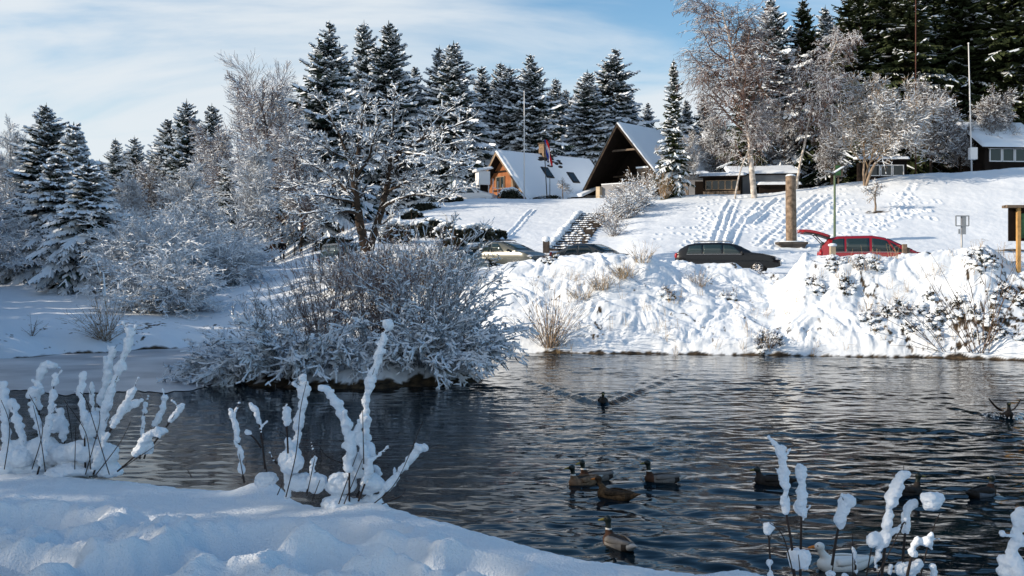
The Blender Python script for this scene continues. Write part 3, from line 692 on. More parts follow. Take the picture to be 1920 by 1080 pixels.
def wood_thing(name, segs, bark, twig, snow_p=.8, snow_t=.03, snow_w=1.0, frost=None, trunk_lev=1, seed=0, parts=('trunk', 'crown'), tw_r=1.0, snow_mat=None, min_lev_snow=1, blobs=0.0):
    rng = np.random.default_rng(seed + 900)
    root = empty(name); lev = segs[:, 8]; p0 = segs[:, :3]; p1 = segs[:, 3:6]; r0 = segs[:, 6]; r1 = segs[:, 7]
    tk = lev < trunk_lev
    a = Acc(); batch_prisms(a, p0[tk], p1[tk], r0[tk], r1[tk], 7, 0)
    c = Acc(); ck = ~tk
    big = ck & (lev <= trunk_lev)
    batch_prisms(c, p0[big], p1[big], r0[big], r1[big], 5, 0)
    sm = ck & ~big; batch_prisms(c, p0[sm], p1[sm], r0[sm] * tw_r, r1[sm] * tw_r, 3, 0)
    d = p1 - p0; ln = np.linalg.norm(d, axis=1); hz = np.sqrt(d[:, 0] ** 2 + d[:, 1] ** 2) / (ln + 1e-9)
    def snow(acc, base, mi):
        k = base & (rng.uniform(0, 1, len(segs)) < snow_p * (.35 + .75 * hz)) & (lev >= min_lev_snow)
        th = snow_t * rng.uniform(.6, 1.5, k.sum()) * (.5 + hz[k]); rr = np.maximum(r0[k], r1[k]) * tw_r
        w = (rr * .9 + snow_t * .75) * snow_w
        q0 = p0[k].copy(); q1 = p1[k].copy()
        # near vertical twigs carry the snow on their windward side
        side = np.array([-.55, -.75, 0])[None] * (rr * .8 * (1 - hz[k]))[:, None]; q0 += side; q1 += side
        q0[:, 2] += rr * .5; q1[:, 2] += rr * .5
        batch_pads(acc, q0, q1, w, w * .8, rr * .25, rr * .25, rr * .5 + th, mi)
        if blobs:
            k = base & (lev >= 2) & (rng.uniform(0, 1, len(segs)) < blobs)
            sz = snow_t * rng.uniform(.9, 2.2, k.sum()); batch_blobs(acc, p1[k] + np.stack([0 * sz, 0 * sz, sz * .6], 1), np.stack([sz * 1.2, sz * 1.2, sz * .8], 1), mi, rng)
    if tk.any():
        snow(a, tk & (hz > .3), 1); a.build(parts[0], [bark, snow_mat or M_snow], root, True)
    snow(c, ck, 1)
    c.build(parts[1], [twig, snow_mat or M_snow] if not big.any() else [twig, snow_mat or M_snow], root)
    zs = np.maximum(p0[:, 2], p1[:, 2]); root['_h'] = float(np.percentile(zs, 99.7)); root['_w'] = float(np.percentile(np.hypot(p1[:, 0], p1[:, 1]), 98))
    return root

# the big snowy tree in the middle: traced limbs, then grown twigs
def main_tree():
    d0 = 50.0
    limbs = [  # (px, py, depth offset, radius)
        [(692, 492, 0, .20), (680, 440, -.1, .17), (672, 405, -.1, .15), (668, 375, 0, .13), (664, 330, .1, .11), (672, 280, .2, .08), (680, 230, .2, .05), (688, 180, .1, .02)],
        [(692, 470, 0, .16), (700, 440, .1, .14), (712, 405, .15, .13), (720, 375, .1, .12), (728, 340, .0, .11), (734, 305, -.2, .10), (750, 285, -.5, .09), (790, 262, -1, .07), (830, 245, -1.3, .05), (880, 224, -1.6, .02)],
        [(734, 305, -.2, .08), (760, 290, .2, .07), (795, 252, .5, .05), (822, 222, .8, .035), (862, 192, 1.0, .015)],
        [(727, 335, .0, .09), (722, 290, .3, .07), (735, 250, .5, .05), (738, 200, .6, .03), (742, 165, .7, .012)],
        [(668, 372, 0, .10), (640, 345, .2, .08), (612, 325, .5, .06), (580, 305, .7, .04), (552, 285, 1.0, .012)],
        [(672, 400, -.1, .08), (640, 394, -.5, .07), (610, 392, -.8, .05), (575, 400, -1.1, .03), (545, 402, -1.3, .012)],
        [(668, 380, 0, .07), (630, 372, -.6, .06), (590, 366, -1.0, .04), (556, 372, -1.4, .015)],
        [(664, 340, .1, .09), (655, 300, -.2, .07), (640, 262, -.4, .05), (622, 225, -.7, .03), (600, 190, -.8, .012)],
        [(664, 335, .1, .07), (690, 300, -.5, .055), (700, 262, -.9, .04), (715, 225, -1.1, .015)],
        [(716, 390, .1, .08), (750, 372, -.4, .06), (790, 365, -.9, .045), (830, 372, -1.3, .03), (858, 362, -1.5, .012)],
        [(722, 362, .1, .07), (760, 342, -.5, .06), (800, 336, -1.1, .04), (840, 328, -1.5, .025), (856, 316, -1.7, .012)],
        [(726, 345, 0, .06), (770, 328, .6, .05), (815, 305, 1.0, .035), (868, 292, 1.3, .012)],
        [(730, 320, -.1, .06), (765, 300, -.8, .05), (815, 278, -1.3, .035), (872, 262, -1.6, .012)],
        [(680, 430, -.1, .06), (706, 430, .5, .05), (735, 400, .9, .045), (752, 372, 1.2, .03), (770, 350, 1.4, .012)],
        [(655, 300, -.2, .05), (625, 285, -.9, .04), (590, 262, -1.3, .03), (565, 250, -1.7, .012)],
        [(675, 260, .2, .05), (660, 225, .8, .035), (650, 195, 1.0, .012)],
        [(672, 290, .2, .05), (695, 255, .9, .04), (712, 205, 1.2, .012)],
        [(640, 345, .2, .05), (605, 350, .9, .04), (575, 345, 1.3, .03), (540, 352, 1.7, .012)],
        [(750, 285, -.5, .05), (790, 290, -1.6, .04), (825, 300, -2.1, .025), (862, 300, -2.5, .01)]]
    base = on_ground(692, d0, .25); rng = random.Random(5); segs = []
    def add(pts, lev):
        for (a, ra), (b, rb) in zip(pts[:-1], pts[1:]): segs.append((*a, *b, ra, rb, lev))
    def twig(p, d, L, r, lev):
        n = max(3, int(L / .16)); pts = [(p.copy(), r)]
        for i in range(n):
            d = (d + Vector((rng.gauss(0, .17), rng.gauss(0, .17), rng.gauss(0, .13) + .03))).normalized(); p = p + d * (L / n); pts.append((p.copy(), max(.009, r * (1 - .8 * (i + 1) / n))))
        add(pts, lev)
        if lev < 4:
            for j in range({2: 4, 3: 2}[lev]):
                i = rng.randint(1, n - 1); dd = d.copy(); o = Vector((rng.gauss(0, 1), rng.gauss(0, 1), rng.gauss(0, .6))).normalized(); dd = (dd * .8 + o * .8).normalized()
                twig(pts[i][0], dd, L * rng.uniform(.35, .65), max(.010, pts[i][1] * .7), lev + 1)
    for li, lb in enumerate(limbs):
        P_ = [P(a, b, d0 + c) - base for a, b, c, r in lb]; Rr = [r * (1.4 if r > .07 else 1.1) for *_, r in lb]
        # smooth subdivision
        pts = []
        for i in range(len(P_) - 1):
            p_1 = P_[max(i - 1, 0)]; p2 = P_[min(i + 2, len(P_) - 1)]
            for k in range(5):
                t = k / 5; a, b = P_[i], P_[i + 1]
                q = .5 * ((2 * a) + (b - p_1) * t + (2 * p_1 - 5 * a + 4 * b - p2) * t * t + (3 * a - p_1 - 3 * b + p2) * t ** 3)
                q += Vector((rng.gauss(0, .018), rng.gauss(0, .018), rng.gauss(0, .018)))
                pts.append((q, Rr[i] + (Rr[i + 1] - Rr[i]) * t))
        pts.append((P_[-1], Rr[-1])); add(pts, 0 if li < 2 else 1)
        tot = len(pts); s = 12 if li < 2 else 3
        for i in range(s, tot):
            f = i / tot
            if li < 2 and f < .38: continue
            for _ in range(1 if rng.random() < .85 else 2):
                dl = (pts[i][0] - pts[i - 1][0]).normalized(); o = Vector((rng.gauss(0, 1), rng.gauss(0, 1), rng.gauss(.15, .7))).normalized()
                twig(pts[i][0], (dl * .7 + o * .8).normalized(), rng.uniform(.5, 1.25) * (1.15 - .4 * f), max(.014, pts[i][1] * .45), 2)
    t = wood_thing('snowy_tree', np.array(segs), M_bark, M_bark, .85, .026, 1.0, trunk_lev=1, seed=3, min_lev_snow=0, blobs=.04)
    t.location = base
    tag(t, 'big bare tree with spreading branches thickly outlined in snow, in the middle behind the island', 'tree')
main_tree()

BT = {}
def bare_proto(kind):
    if kind not in BT:
        if kind == 'frosted':    # dense rounded crown, fine frosted twigs
            s = grow_segs(21, 9, (.42, .8), 3, (22, 14, 10), .22, .12, min_r=.010, seglen=.42, up=.06, wander=.17)
            t = wood_thing('frosted_tree', s, M_bark, M_frosttwig, .95, .019, 1.1, seed=1, tw_r=1.0)
        elif kind == 'frosted2':
            s = grow_segs(22, 9, (.40, .9), 3, (24, 14, 9), .18, .11, min_r=.010, seglen=.42, up=.10, wander=.15)
            t = wood_thing('frosted_tree', s, M_bark, M_twig_birch, .85, .017, 1.05, seed=2)
        elif kind == 'upright':  # vase shaped, fine twigs against the sky
            s = grow_segs(23, 12, (.52, 1.0), 3, (22, 13, 9), .18, .085, min_r=.0065, seglen=.6, up=.11, wander=.09, ang=(24, 52))
            t = wood_thing('bare_tree', s, M_bark_light, M_twig_birch, .75, .011, 1.0, seed=3)
        elif kind == 'birch':
            s = grow_segs(24, 17, (.34, .75), 3, (30, 16, 11), .34, .17, min_r=.0085, seglen=.45, up=.05, wander=.12, ang=(32, 65), droopy=.75, ratio=.52)
            t = wood_thing('birch', s, M_birch, M_twig_birch, .48, .010, .9, seed=4)
        elif kind == 'birch2':
            s = grow_segs(25, 15, (.34, .7), 3, (28, 15, 11), .36, .15, min_r=.0085, seglen=.45, up=.04, wander=.13, ang=(35, 75), droopy=.85, ratio=.55)
            t = wood_thing('birch', s, M_birch, M_twig_birch, .55, .011, .9, seed=5)
        elif kind == 'cherry':
            s = grow_segs(26, 8.5, (.46, .75), 3, (16, 13, 9), .22, .11, min_r=.011, seglen=.36, up=.06, wander=.19, multi=3)
            t = wood_thing('snowy_fruit_tree', s, M_bark_light, M_twig_tan, .80, .018, 1.0, seed=6, blobs=.04)
        elif kind == 'thicket':
            s = grow_segs(27, 8, (.42, .85), 3, (18, 13, 9), .15, .08, min_r=.010, seglen=.42, up=.08, wander=.2, multi=3)
            t = wood_thing('frosted_tree', s, M_bark, M_twig, .50, .018, .95, seed=7, blobs=.06)
        elif kind == 'young':
            s = grow_segs(28, 5, (.36, .9), 3, (13, 8, 5), .28, .055, min_r=.010, seglen=.28, up=.06, wander=.18)
            t = wood_thing('young_tree', s, M_bark, M_twig, .7, .022, 1.0, seed=8)
        elif kind == 'small':
            s = grow_segs(29, 2.9, (.42, .55), 3, (11, 9, 6), .45, .08, min_r=.009, seglen=.2, up=.02, wander=.25, ang=(35, 80))
            t = wood_thing('small_tree', s, M_bark_light, M_twig_tan, .6, .02, 1.0, seed=9, blobs=.05)
        BT[kind] = [t, False]
    return BT[kind]
GF = 'frosted trees on the left shore'; GB = 'bare trees around the huts on the right'
for kind, px, d, top, wf, lab, cat, grp in [
    ('frosted', 22, 74, 225, .7, 'frosted bare tree at the left picture edge with fine twigs against the sky', 'tree', GF),
    ('frosted2', -45, 64, 290, .7, 'frosted tree cut off by the left picture edge', 'tree', GF),
    ('frosted', 345, 57, 298, 1.0, 'round frosted tree rising above the frosted bush', 'tree', GF),
    ('upright', 450, 102, 95, 1.15, 'tall bare tree with fan shaped twigs against the sky', 'tree', GF),
    ('frosted2', 512, 80, 150, .95, 'broad sunlit frosted tree just left of the tall open spruce', 'tree', GF),
    ('frosted2', 418, 88, 238, 1.0, 'reddish frosted tree crown below the tall fan shaped bare tree', 'tree', GF),
    ('frosted', 465, 72, 255, .95, 'frosted tree in front of the broad sunlit one', 'tree', GF),
    ('frosted', 245, 76, 322, .9, 'pale frosted tree between the left spruces and the round frosted tree', 'tree', GF),
    ('thicket', 290, 82, 300, .9, 'shaded frosted tree behind the round frosted tree', 'tree', GF),
    ('frosted2', 565, 76, 235, .9, 'frosted tree right in front of the foot of the tall open spruce', 'tree', GF),
    ('young', 501, 71, 375, 1.2, 'young frosted tree standing over the dark figures on the path', 'tree', GF),
    ('young', 552, 74, 392, 1.25, 'young frosted tree with a rounded crown right of the figures', 'tree', GF),
    ('young', 588, 66, 396, 1.0, 'young tree with a bare dark trunk in the snow left of the dark van', 'tree', GF),
    ('thicket', 636, 82, 300, .9, 'frosted tree behind the left side of the big snowy tree', 'tree', GF),
    ('birch', 1414, 76, -28, 1.5, 'tallest birch with a pale trunk and drooping twigs', 'tree', GB),
    ('birch2', 1494, 79, 66, .85, 'birch with arching snowy twigs, right of the tallest birch', 'tree', GB),
    ('birch2', 1378, 76, 170, .8, 'leaning slender birch in front of the low hut', 'tree', GB),
    ('cherry', 1622, 76, 132, 1.0, 'wide snow covered fruit tree with several stems left of the rusty pole', 'tree', GB),
    ('thicket', 1745, 85, 150, 1.0, 'snow speckled tree between the rusty pole and the white pole', 'tree', GB),
    ('thicket', 1858, 87, 165, 1.0, 'snow speckled tree right of the white pole', 'tree', GB),
    ('thicket', 1800, 86, 225, .9, 'low snow speckled tree at the foot of the white pole', 'tree', GB),
    ('thicket', 1560, 84, 215, .75, 'brownish tree between the second birch and the fruit tree', 'tree', GB),
    ('thicket', 1335, 97, 205, .9, 'brown twiggy tree between the slim spruce and the leaning birch', 'tree', GB),
    ('thicket', 1447, 98, 195, 1.0, 'brown snowy tree filling the space between the two birch trunks', 'tree', GB),
    ('cherry', 1290, 84, 250, .7, 'snowy tree bending over the grey wall beside the slim spruce', 'tree', GB),
    ('small', 1640, hit(1640, 396), 336, 1.35, 'small crooked tree alone on the sunny snow slope', 'tree', None),
    ('small', 1056, 90, 333, 1.1, 'little snow covered tree in front of the chalet roof', 'tree', None)]:
    put_tree(bare_proto(kind), px, d, top, lab, cat, grp, wf, hgt=1)

# ---------------------------------------------------------------- shrubs
def shrub_segs(seed, n, L, elev, curve, tw, r=.009, spread=.3, seg=10, tl=.35, fan=None, sub=0, tsp=.6, jit=.05):
    """stems rising from a base and bending over; side twigs"""
    rng = random.Random(seed); segs = []
    for i in range(n):
        a = rng.uniform(0, 6.283) if fan is None else rng.uniform(*fan); e = R(rng.uniform(*elev)); l = L * rng.uniform(.55, 1.1); k = curve * rng.uniform(.5, 1.4)
        p = Vector((math.cos(a) * spread * rng.random(), math.sin(a) * spread * rng.random(), 0)); d = Vector((math.cos(a) * math.cos(e), math.sin(a) * math.cos(e), math.sin(e)))
        pts = [p.copy()]; ds = []
        for j in range(seg):
            f = (j + 1) / seg; d = (d + Vector((rng.gauss(0, jit), rng.gauss(0, jit), rng.gauss(0, jit * .6) - k * f * 2.8 / seg))).normalized(); q = p + d * (l / seg)
            segs.append((*p, *q, r * (1.5 - f), r * (1.5 - f) * .93, 1)); p = q; pts.append(p.copy()); ds.append(d.copy())
        for j in range(tw):
            ix = rng.randint(int(seg * .25), seg - 1); dd = (ds[ix] * .9 + Vector((rng.gauss(0, tsp), rng.gauss(0, tsp), rng.gauss(.05, tsp * .7)))).normalized(); q = pts[ix]; tl_ = tl * rng.uniform(.4, 1.2)
            qs = [q]
            for m in range(3):
                dd = (dd + Vector((rng.gauss(0, .12), rng.gauss(0, .12), -k * .06))).normalized(); q2 = q + dd * tl_ / 3; segs.append((*q, *q2, r * .7, r * .6, 2)); q = q2; qs.append(q)
            for m in range(sub):
                b = qs[rng.randint(1, 3)]; de = (dd * .7 + Vector((rng.gauss(0, .7), rng.gauss(0, .7), rng.gauss(0, .5)))).normalized(); b2 = b + de * tl_ * rng.uniform(.3, .6)
                segs.append((*b, *b2, r * .6, r * .5, 3))
    return np.array(segs)
def shrub(name, loc, segs, twig, sp, st, sw, label, cat='shrub', group=None, rz=0, scale=1, blobs=0.0, snow_mat=None, seed=0):
    t = wood_thing(name, segs, twig, twig, sp, st, sw, trunk_lev=0, seed=seed, parts=('stems', 'stems'), blobs=blobs, snow_mat=snow_mat)
    t.location = loc; t.rotation_euler.z = rz; t.scale = (scale,) * 3
    tag(t, label, cat, group); return t

# frosted bushes at the left shore
put = on_ground
shrub('frosted_bush', put(312, 44.5), shrub_segs(31, 172, 3.0, (15, 85), .75, 22, .008, .5, 14, 0.48, sub=4, tsp=.7, jit=.12), M_frosttwig, .92, .014, 1.0, 'dense frosted bush with drooping twigs, nearest of the left shore bushes', group='frosted bushes on the left shore')
shrub('frosted_bush', put(290, 50), shrub_segs(32, 172, 4.3, (30, 88), .6, 23, .008, .6, 16, 0.60, sub=4, tsp=.7, jit=.12), M_frosttwig, .92, .016, 1.0, 'tall pale frosted bush directly behind the nearest one, in shade', group='frosted bushes on the left shore')
shrub('frosted_bush', put(402, 52), shrub_segs(33, 149, 2.7, (25, 85), .7, 22, .008, .6, 16, 0.56, sub=4, tsp=.7, jit=.12), M_frosttwig, .92, .016, 1.0, 'frosted bush with a dark hollow foot, right of the nearest one', group='frosted bushes on the left shore')
shrub('frosted_bush', put(368, 55), shrub_segs(34, 138, 4.6, (35, 88), .55, 23, .008, .7, 16, 0.64, sub=4, tsp=.7, jit=.12), M_frosttwig, .92, .014, 1.0, 'frosted bush rising in the middle behind the others on the left shore', group='frosted bushes on the left shore')
shrub('frosted_bush', put(-6, 54), shrub_segs(35, 149, 4.4, (35, 88), .55, 23, .008, .7, 16, 0.64, sub=4, tsp=.7, jit=.12), M_frosttwig, .92, .014, 1.0, 'frosted bush at the left picture edge below the bare tree', group='frosted bushes on the left shore')
shrub('frosted_bush', put(232, 62), shrub_segs(36, 126, 3.6, (35, 88), .55, 21, .008, .7, 16, 0.56, sub=4, tsp=.7, jit=.12), M_frosttwig, .92, .014, 1.0, 'frosted bush just right of the small foremost spruce', group='frosted bushes on the left shore')
shrub('frosted_bush', put(452, 64), shrub_segs(37, 126, 2.3, (35, 88), .55, 21, .008, .7, 16, 0.56, sub=4, tsp=.7, jit=.12), M_frosttwig, .92, .014, 1.0, 'frosted bush left of the people on the path', group='frosted bushes on the left shore')
shrub('shore_shrub', put(196, 37.2), shrub_segs(38, 60, 1.7, (25, 88), .35, 5, .008, .25, 8, .35), M_twig_tan, .35, .012, 1.0, 'thin stemmed brown shrub on the left snow bank by the ice')
shrub('snow_bent_stalk', put(206, 38), shrub_segs(39, 3, 3.0, (78, 88), .2, 4, .010, .005, 10, .25), M_twig_tan, .9, .03, 1.2, 'single tall snowy stalk sticking up behind the brown shrub on the left bank')
shrub('shore_shrub', put(60, 36.2), shrub_segs(40, 10, .9, (40, 85), .3, 3, .007, .02, 6, .25), M_twig, .3, .012, 1.0, 'few dark twigs poking from the left bank, left of the brown shrub')
# dark evergreens, hedges: leaf clusters with snow caps
def leafy(name, loc, dims, n, seed, label, cat, group=None, snow=.35, leaf=.09, mat_=None, rz=0):
    rng = np.random.default_rng(seed); root = empty(name, loc, rz); g = Acc(); c = []
    nc = max(5, n // 60)
    cc = rng.uniform(-1, 1, (nc, 3)); cc[:, 2] = np.abs(cc[:, 2]); cc /= np.maximum(1, np.linalg.norm(cc, axis=1, keepdims=True)); cc *= np.array(dims) * .72
    per = n // nc
    for q in cc:
        v = rng.normal(size=(per, 3)); v /= np.linalg.norm(v, axis=1, keepdims=True); v *= rng.uniform(.4, 1, (per, 1)) ** .5
        c.append(q + v * np.array(dims) * rng.uniform(.28, .42))
    c = np.concatenate(c); c = c[c[:, 2] > -.1]
    batch_leaves(g, c, rng.uniform(.6, 1.4, len(c)) * leaf, rng, 0)
    g.build('foliage', [mat_ or M_leafdark], root)
    s = Acc(); nsn = int(nc * 5 * snow / .35)
    th = rng.uniform(0, 6.28, nsn); rr_ = np.sqrt(rng.uniform(0, 1, nsn)) * .95
    px_ = np.cos(th) * rr_ * dims[0]; py_ = np.sin(th) * rr_ * dims[1]; pz_ = dims[2] * np.sqrt(np.maximum(0, 1 - rr_ ** 2)) * rng.uniform(.8, 1.05, nsn); px_ *= .85; py_ = np.abs(py_)
    sz = rng.uniform(.05, .15, nsn) * (dims[2] + .3)
    batch_blobs(s, np.stack([px_, py_, pz_], 1), np.stack([sz * 1.4, sz * 1.2, sz * .55], 1), 0, rng, .18)
    s.build('snow', [M_snow], root, True)
    tag(root, label, cat, group); return root
GD = 'dark evergreen shrubs on the slope below the chalet'
for i, (px, d, w, h, lab) in enumerate([
    (742, 60, 1.0, 1.15, 'dark shrub right beside the trunk of the big snowy tree'), (785, 63, 1.1, .8, 'low dark shrub between the big tree trunk and the middle of the slope'),
    (812, 65, 1.0, .8, 'dark shrub in the middle of the slope, upper side'), (838, 62.5, .9, .8, 'dark shrub with brown leaves at the centre of the shrub row'),
    (868, 61, 1.1, .8, 'dark shrub right of the brown leaved one'), (895, 61.5, 1.2, .85, 'large dark shrub above the silver car'),
    (925, 62.5, .8, .5, 'rightmost low dark shrub of the row, above the silver car roof'), (850, 59, .8, .45, 'small dark shrub just above the parked blue car'),
    (770, 74, .9, .6, 'dark shrub higher up the slope behind the big snowy tree'), (800, 80, 1.1, .5, 'dark low hedge on the upper edge left of the chalet'),
    (640, 68, 1.0, .7, 'dark shrub left of the big tree, half covered by snow'), (610, 72, .9, .7, 'dark shrub beyond the young tree with the bare dark trunk'),
    (848, 84, 1.0, .45, 'low dark shrub at the upper edge of the slope, nearest the white booth')]):
    leafy('dark_shrub', on_ground(px, d, .1), (w * 1.15, w * .8, h * 1.3), 1300, 50 + i, lab, 'shrub', GD, snow=.38, leaf=.10)
leafy('hedge', on_ground(957, 88.5, .05), (1.2, .8, 1.0), 1500, 71, 'rounded dark hedge with a snow cap in front of the brown chalet', 'hedge', None, .9, .09)
leafy('low_hedge', on_ground(1025, 89, .05), (1.5, .5, .42), 600, 72, 'low snow covered hedge along the foot of the chalet roof', 'hedge', None, 1.6, .07)
# bushes by the stairs and on the slope
shrub('brown_bush', on_ground(1185, 73), shrub_segs(61, 60, 2.3, (35, 88), .3, 10, .012, .5, 8, .5, sub=2), M_twig_tan, .5, .025, 1.1, 'tall brown bush with snow tufts at the top of the stone stairs', group='brown bushes near the stairs', blobs=.12)
shrub('brown_bush', on_ground(1168, 70), shrub_segs(62, 50, 1.9, (30, 85), .3, 9, .012, .4, 8, .45, sub=2), M_twig, .5, .022, 1.1, 'brown bush just right of the upper stairs', group='brown bushes near the stairs', blobs=.1)
shrub('brown_bush', on_ground(1205, 82), shrub_segs(63, 40, 2.4, (45, 88), .3, 7, .012, .6, 9, .5, sub=1), M_twig_tan, .45, .022, 1.0, 'snowy bush against the front of the dark timber house', group='brown bushes near the stairs', blobs=.08)
shrub('brown_bush', on_ground(1150, 62.5), shrub_segs(64, 26, 1.4, (35, 85), .3, 8, .010, .3, 7, .4, sub=1), M_twig, .4, .018, 1.0, 'thin dark bush right of the lower stairs', group='brown bushes near the stairs')
shrub('brown_bush', on_ground(1136, 67), shrub_segs(68, 34, 1.5, (25, 80), .35, 8, .011, .5, 7, .4, sub=1), M_twig_tan, .5, .022, 1.0, 'brown bush overhanging the right edge of the stairs', group='brown bushes near the stairs', blobs=.08)
shrub('brown_bush', on_ground(1245, 77), shrub_segs(65, 46, 2.3, (58, 89), .05, 3, .012, .25, 8, .4), M_twig_tan, .18, .02, 1.0, 'fan shaped bush of straight stems on the slope before the slim spruce', blobs=.04)
shrub('brown_bush', on_ground(1215, 78), shrub_segs(66, 26, 1.2, (30, 80), .3, 8, .010, .3, 7, .35, sub=1), M_twig, .6, .025, 1.0, 'low snowy bush left of the fan shaped bush', blobs=.15)
shrub('brown_bush', on_ground(1200, 75), shrub_segs(67, 30, 1.0, (20, 70), .3, 8, .010, .4, 7, .35, sub=1), M_twig, .7, .03, 1.0, 'low snowy bush beside the tall brown bush by the stairs', blobs=.2)
# plants along the right shore and bank
def bank_pt(px, py):
    d = hit(px, py); return on_ground(px, d, .06)
shrub('shore_shrub', bank_pt(1030, 650), shrub_segs(71, 80, 2.4, (35, 88), .25, 3, .008, .3, 9, .4), M_twig_tan, .40, .014, 1.0, 'fan of thin frosted stems at the waterline right of the island')
shrub('shore_shrub', bank_pt(1835, 660), shrub_segs(72, 20, 3.6, (38, 86), .12, 3, .011, .35, 10, .5, fan=(0, 6.28)), M_twig, .12, .012, 1.0, 'tall shrub of long bare stems on the waterline at the right')
shrub('shore_shrub', bank_pt(1775, 655), shrub_segs(73, 9, 3.6, (12, 60), .12, 3, .010, .3, 10, .6, fan=(2.3, 3.9)), M_twig, .12, .012, 1.0, 'bare stems reaching left over the water, beside the tall long stemmed shrub')
GT = 'dry grass tufts on the snowy bank'
def tuft(px, py, n, L, lab, seed, mt=None, sp=.2):
    shrub('dry_tuft', bank_pt(px, py), shrub_segs(seed, n, L, (40, 88), .35, 1, .006, .35, 6, .2), mt or M_grass, sp, .015, 1.0, lab, 'grass tuft', GT)
tuft(1130, 545, 90, .8, 'large tan grass tuft on the bank below the dark saloon', 81); tuft(1170, 528, 80, .85, 'tan grass tuft just right of the largest one on the bank', 82)
tuft(1090, 560, 60, .7, 'tan grass tuft left of the largest one on the bank', 83); tuft(1205, 500, 50, .9, 'upright tan grass near the crest of the bank below the dark saloon', 84)
tuft(1310, 535, 60, .8, 'brownish tuft on the bank below the black estate car', 85, M_twig_tan, .5); tuft(1440, 655, 70, .6, 'dark twiggy tuft at the waterline in the middle of the right bank', 86, M_twig, .4)
tuft(1620, 512, 50, .5, 'olive tuft below the red car on the crest', 87, M_twig_tan, .4); tuft(1700, 590, 50, .5, 'dark tuft in the hollow left of the tall long stemmed shrub', 88, M_twig, .3)
def scrub(px, py, w, seed, label):
    rng = np.random.default_rng(seed); p = bank_pt(px, py); root = empty('evergreen_clump', p); n = int(260 + 500 * w); m = 9
    cx = rng.normal(0, w * .55, m); cy = rng.normal(0, w * .5, m); k = rng.integers(0, m, n)
    x = cx[k] + rng.normal(0, w * .13, n); y = cy[k] + rng.normal(0, w * .16, n); z = ground_z(p.x + x, p.y + y) - p.z
    g = Acc(); batch_leaves(g, np.stack([x, y, z + rng.uniform(-.03, .16, n)], 1), rng.uniform(.025, .065, n), rng, 0)
    q = rng.integers(0, n, 40); batch_prisms(g, np.stack([x[q], y[q], z[q]], 1), np.stack([x[q] + rng.normal(0, .12, 40), y[q] + rng.normal(0, .1, 40), z[q] + rng.uniform(.15, .4, 40)], 1), np.full(40, .007), np.full(40, .004), 3, 1)
    q = rng.integers(0, n, 44); sz = rng.uniform(.04, .12, 44); batch_blobs(g, np.stack([x[q] + rng.normal(0, .05, 44), y[q] + .03, z[q] + .11], 1), np.stack([sz * 1.3, sz * 1.2, sz * .7], 1), 2, rng, .2)
    g.build('foliage', [M_leafdark, M_twig, M_snow], root)
    
    tag(root, label, 'plant', 'evergreen clumps poking out of the snowy bank')
for i, (px, py, w, lab) in enumerate([(1622, 505, .5, 'dark evergreen clump under the red car on the bank crest'), (1560, 500, .35, 'small evergreen clump at the left end of the red car'), (1700, 592, .7, 'dark evergreen clump in a hollow on the lower right bank'),
    (1800, 590, .6, 'dark evergreen clump behind the long bare stems'), (1440, 640, .55, 'dark clump at the waterline in the middle of the bank'), (1905, 560, .7, 'dark evergreen clump at the right picture edge'), (1850, 620, .6, 'dark clump below the long bare stems'),
    (1845, 490, .5, 'dark clump on the highest hump of the right bank'), (1530, 545, .3, 'tiny dark clump on the smooth part of the bank'), (1640, 610, .4, 'low dark clump left of the lower hollow'), (1250, 560, .3, 'tiny dark clump in the middle of the snowy bank'), (1745, 600, .6, 'dark clump between the lower hollow and the long bare stems'), (1590, 545, .3, 'small dark clump high on the bank below the red car'), (1370, 560, .25, 'tiny dark clump below the black estate car'), (1030, 490, .4, 'olive clump on the crest below the snowy stair wall')]):
    scrub(px, py, w, 120 + i, lab)

def bank_grass():
    rng = np.random.default_rng(91); S0 = []; S1 = []
    for k in range(170):
        px = rng.uniform(985, 1915); u_ = rng.uniform(.12, .95); d = 35.6 - (px - 960) / 960 * 1.9 + u_ * 5.2; x = (px - 960) / F * d
        if noise(np.array([x * .6]), np.array([d * .6]), 5)[0] < -.12: continue
        z = gz(x, d)
        for j in range(rng.integers(3, 9)):
            a = np.array((x + rng.normal(0, .07), d + rng.normal(0, .07), z - .03)); q = a + np.array((rng.normal(0, .10), rng.normal(0, .08), rng.uniform(.15, .55))); S0.append(a); S1.append(q)
            if rng.uniform() < .5: S0.append(q); S1.append(q + np.array((rng.normal(.05, .1), rng.normal(0, .08), rng.uniform(-.08, .08))))
    a = Acc(); k = len(S0); batch_prisms(a, S0, S1, np.full(k, .0055), np.full(k, .0035), 3, 0); o = a.build('dry_grass', [M_grass]); tag(o, 'thin dry grass blades and dead stems poking through the snow of the far bank', 'grass', kind='stuff')
bank_grass()

